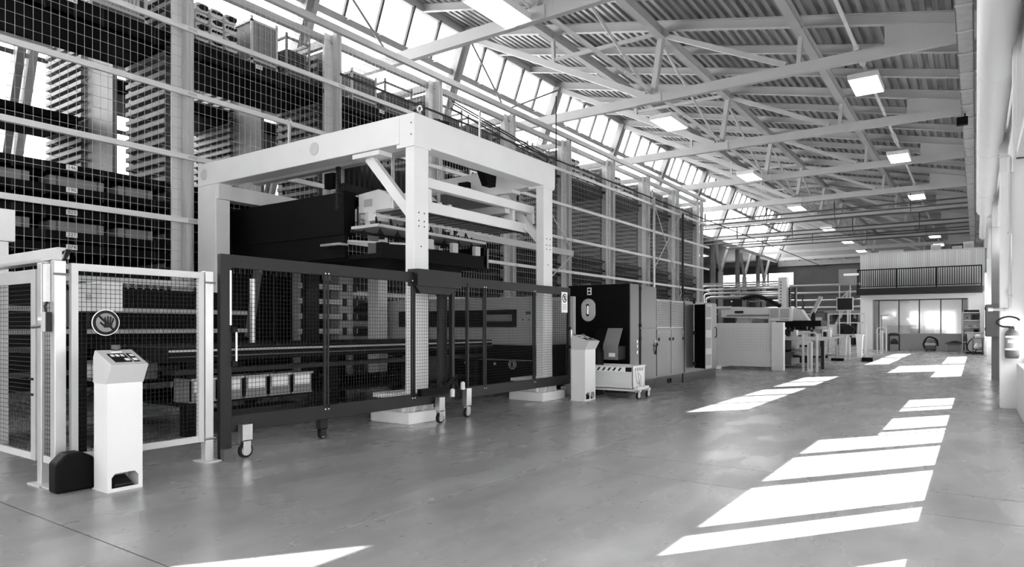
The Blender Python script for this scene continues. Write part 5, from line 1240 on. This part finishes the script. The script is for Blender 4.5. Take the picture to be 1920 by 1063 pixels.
# pipes hung across the hall
for k, (y, zs) in enumerate([(50.3, (9.45, 9.15, 8.85)), (58.6, (9.3, 9.0, 8.7)), (67.0, (9.5, 9.2))]):
    for j, z in enumerate(zs):
        p = thing('cross_pipe', 'dark pipe hung across the hall, %s set from the front, %s pipe down' % (NTH[k], NTH[j]), 'pipe', (-8, y+.12*j, z), 'pipes hung under the trusses')
        MB().tube((-20.5, y+.12*j, z), (-.3, y+.12*j, z), .055, 8).build('tube', 'dgrey', p, smooth=True)
        for x in (-17, -12.5, -8, -3.5): MB().tube((x, y+.12*j, z), (x, y+.12*j, 10.06), .02, 6).build('hanger', 'charcoal', p)
# far left: forked columns, pipes, clutter
for k, y in enumerate((58.0, 66.4, 74.8, 83.2)):
    c = thing('forked_column', 'forked steel column on the far left, %s from the front' % NTH[k], 'column', (-21.6, y, 0), 'forked steel columns')
    B(-21.8, -21.4, y-.2, y+.2, 0, 9.9).build('shaft', 'mgrey', c)
    MB().ibar((-21.2, y+1.2, 0), (-21.2, y+1.2, 7.0), .4, .4, .05).build('side_shaft', 'steel', c)
    MB().bar((-21.2, y+1.2, 7.0), (-21.3, y+.1, 9.6), .25, .25).build('fork', 'steel', c); MB().bar((-21.2, y+1.2, 7.0), (-21.3, y+4.0, 9.7), .25, .25).build('fork', 'steel', c)
for k, (z, mt_) in enumerate([(6.0, 'steel'), (5.2, 'galv'), (4.4, 'chrome'), (3.6, 'chrome'), (2.8, 'galv')]):
    p = thing('service_pipe', 'horizontal service pipe before the far wall, %s from the top' % NTH[k], 'pipe', (-15, 80, z), 'service pipes before the far wall')
    MB().tube((-24, 80+.2*k, z), (-6.2, 80+.2*k, z), .12, 10).build('tube', mt_, p, smooth=True)
    for x in (-22, -16, -10): B(x-.06, x+.06, 80.15+.2*k, 80.25+.2*k, 0, z+.1).build('support', 'dgrey', p)
for k in range(4):
    z = 4.05-.24*k; x = -14.5+.12*k
    tag(MB().pipe([(x-.3, 43+.0*k, 2.2), (x-.3, 43, z-.2), (x-.22, 43, z-.05), (x, 43, z), (-10.0, 43, z), (-9.8, 43, z-.1), (-9.75, 43, 2.2)], .06, 10).build('bent_pipe', 'chrome', smooth=True), 'bright bent pipe beyond the rack end, %s from the top' % NTH[k], 'pipe', 'bent pipes beyond the rack end')
pr = thing('pipe_rack', 'grey steel frame carrying the bent pipes beyond the rack end', 'frame', (-12, 43.3, 0))
for x in (-14.9, -12.4, -9.7): B(x-.08, x+.08, 43.1, 43.26, 0, 4.2).build('post', 'steel', pr)
for z in (2.2, 3.2, 4.15): B(-15, -9.6, 43.1, 43.2, z, z+.1).build('rail', 'mgrey', pr)
pg = thing('far_machine', 'dark cluttered machine line beyond the punching machine', 'machine', (-12, 60, 0))
for k in range(10):
    x = -17+1.15*k; h = 1.6+.5*((k*7) % 3); B(x, x+1.0, 58+k % 3, 59.5+k % 3, 0, h).build('unit', ['mgrey', 'dgrey', 'lgrey', 'charcoal'][k % 4], pg)
    B(x+.2, x+.8, 57.98+k % 3, 58+k % 3, h*.5, h*.85).build('panel', ['white2', 'charcoal', 'steel'][k % 3], pg)
for k in range(3): MB().bar((-10+1.6*k, 62, 0), (-8.8+1.6*k, 62, 4.2), .2, .25).build('strut', 'steel', pg)
fd = thing('far_shelter', 'grey frame with slanting legs before the far wall', 'frame', (-10, 70, 0))
B(-12, -6.5, 70, 72, 2.6, 3.0).build('canopy', 'mgrey', fd)
for a, b in ((-11.8, -10.6), (-7.0, -8.2), (-9.4, -9.4)): MB().bar((a, 70.5, 0), (b, 70.5, 2.6), .22, .22).build('leg', 'steel', fd)
B(-11.6, -6.7, 71.9, 72, 0, 2.6).build('back_panel', 'walldark', fd)
# sun-side small print on floor is left bare
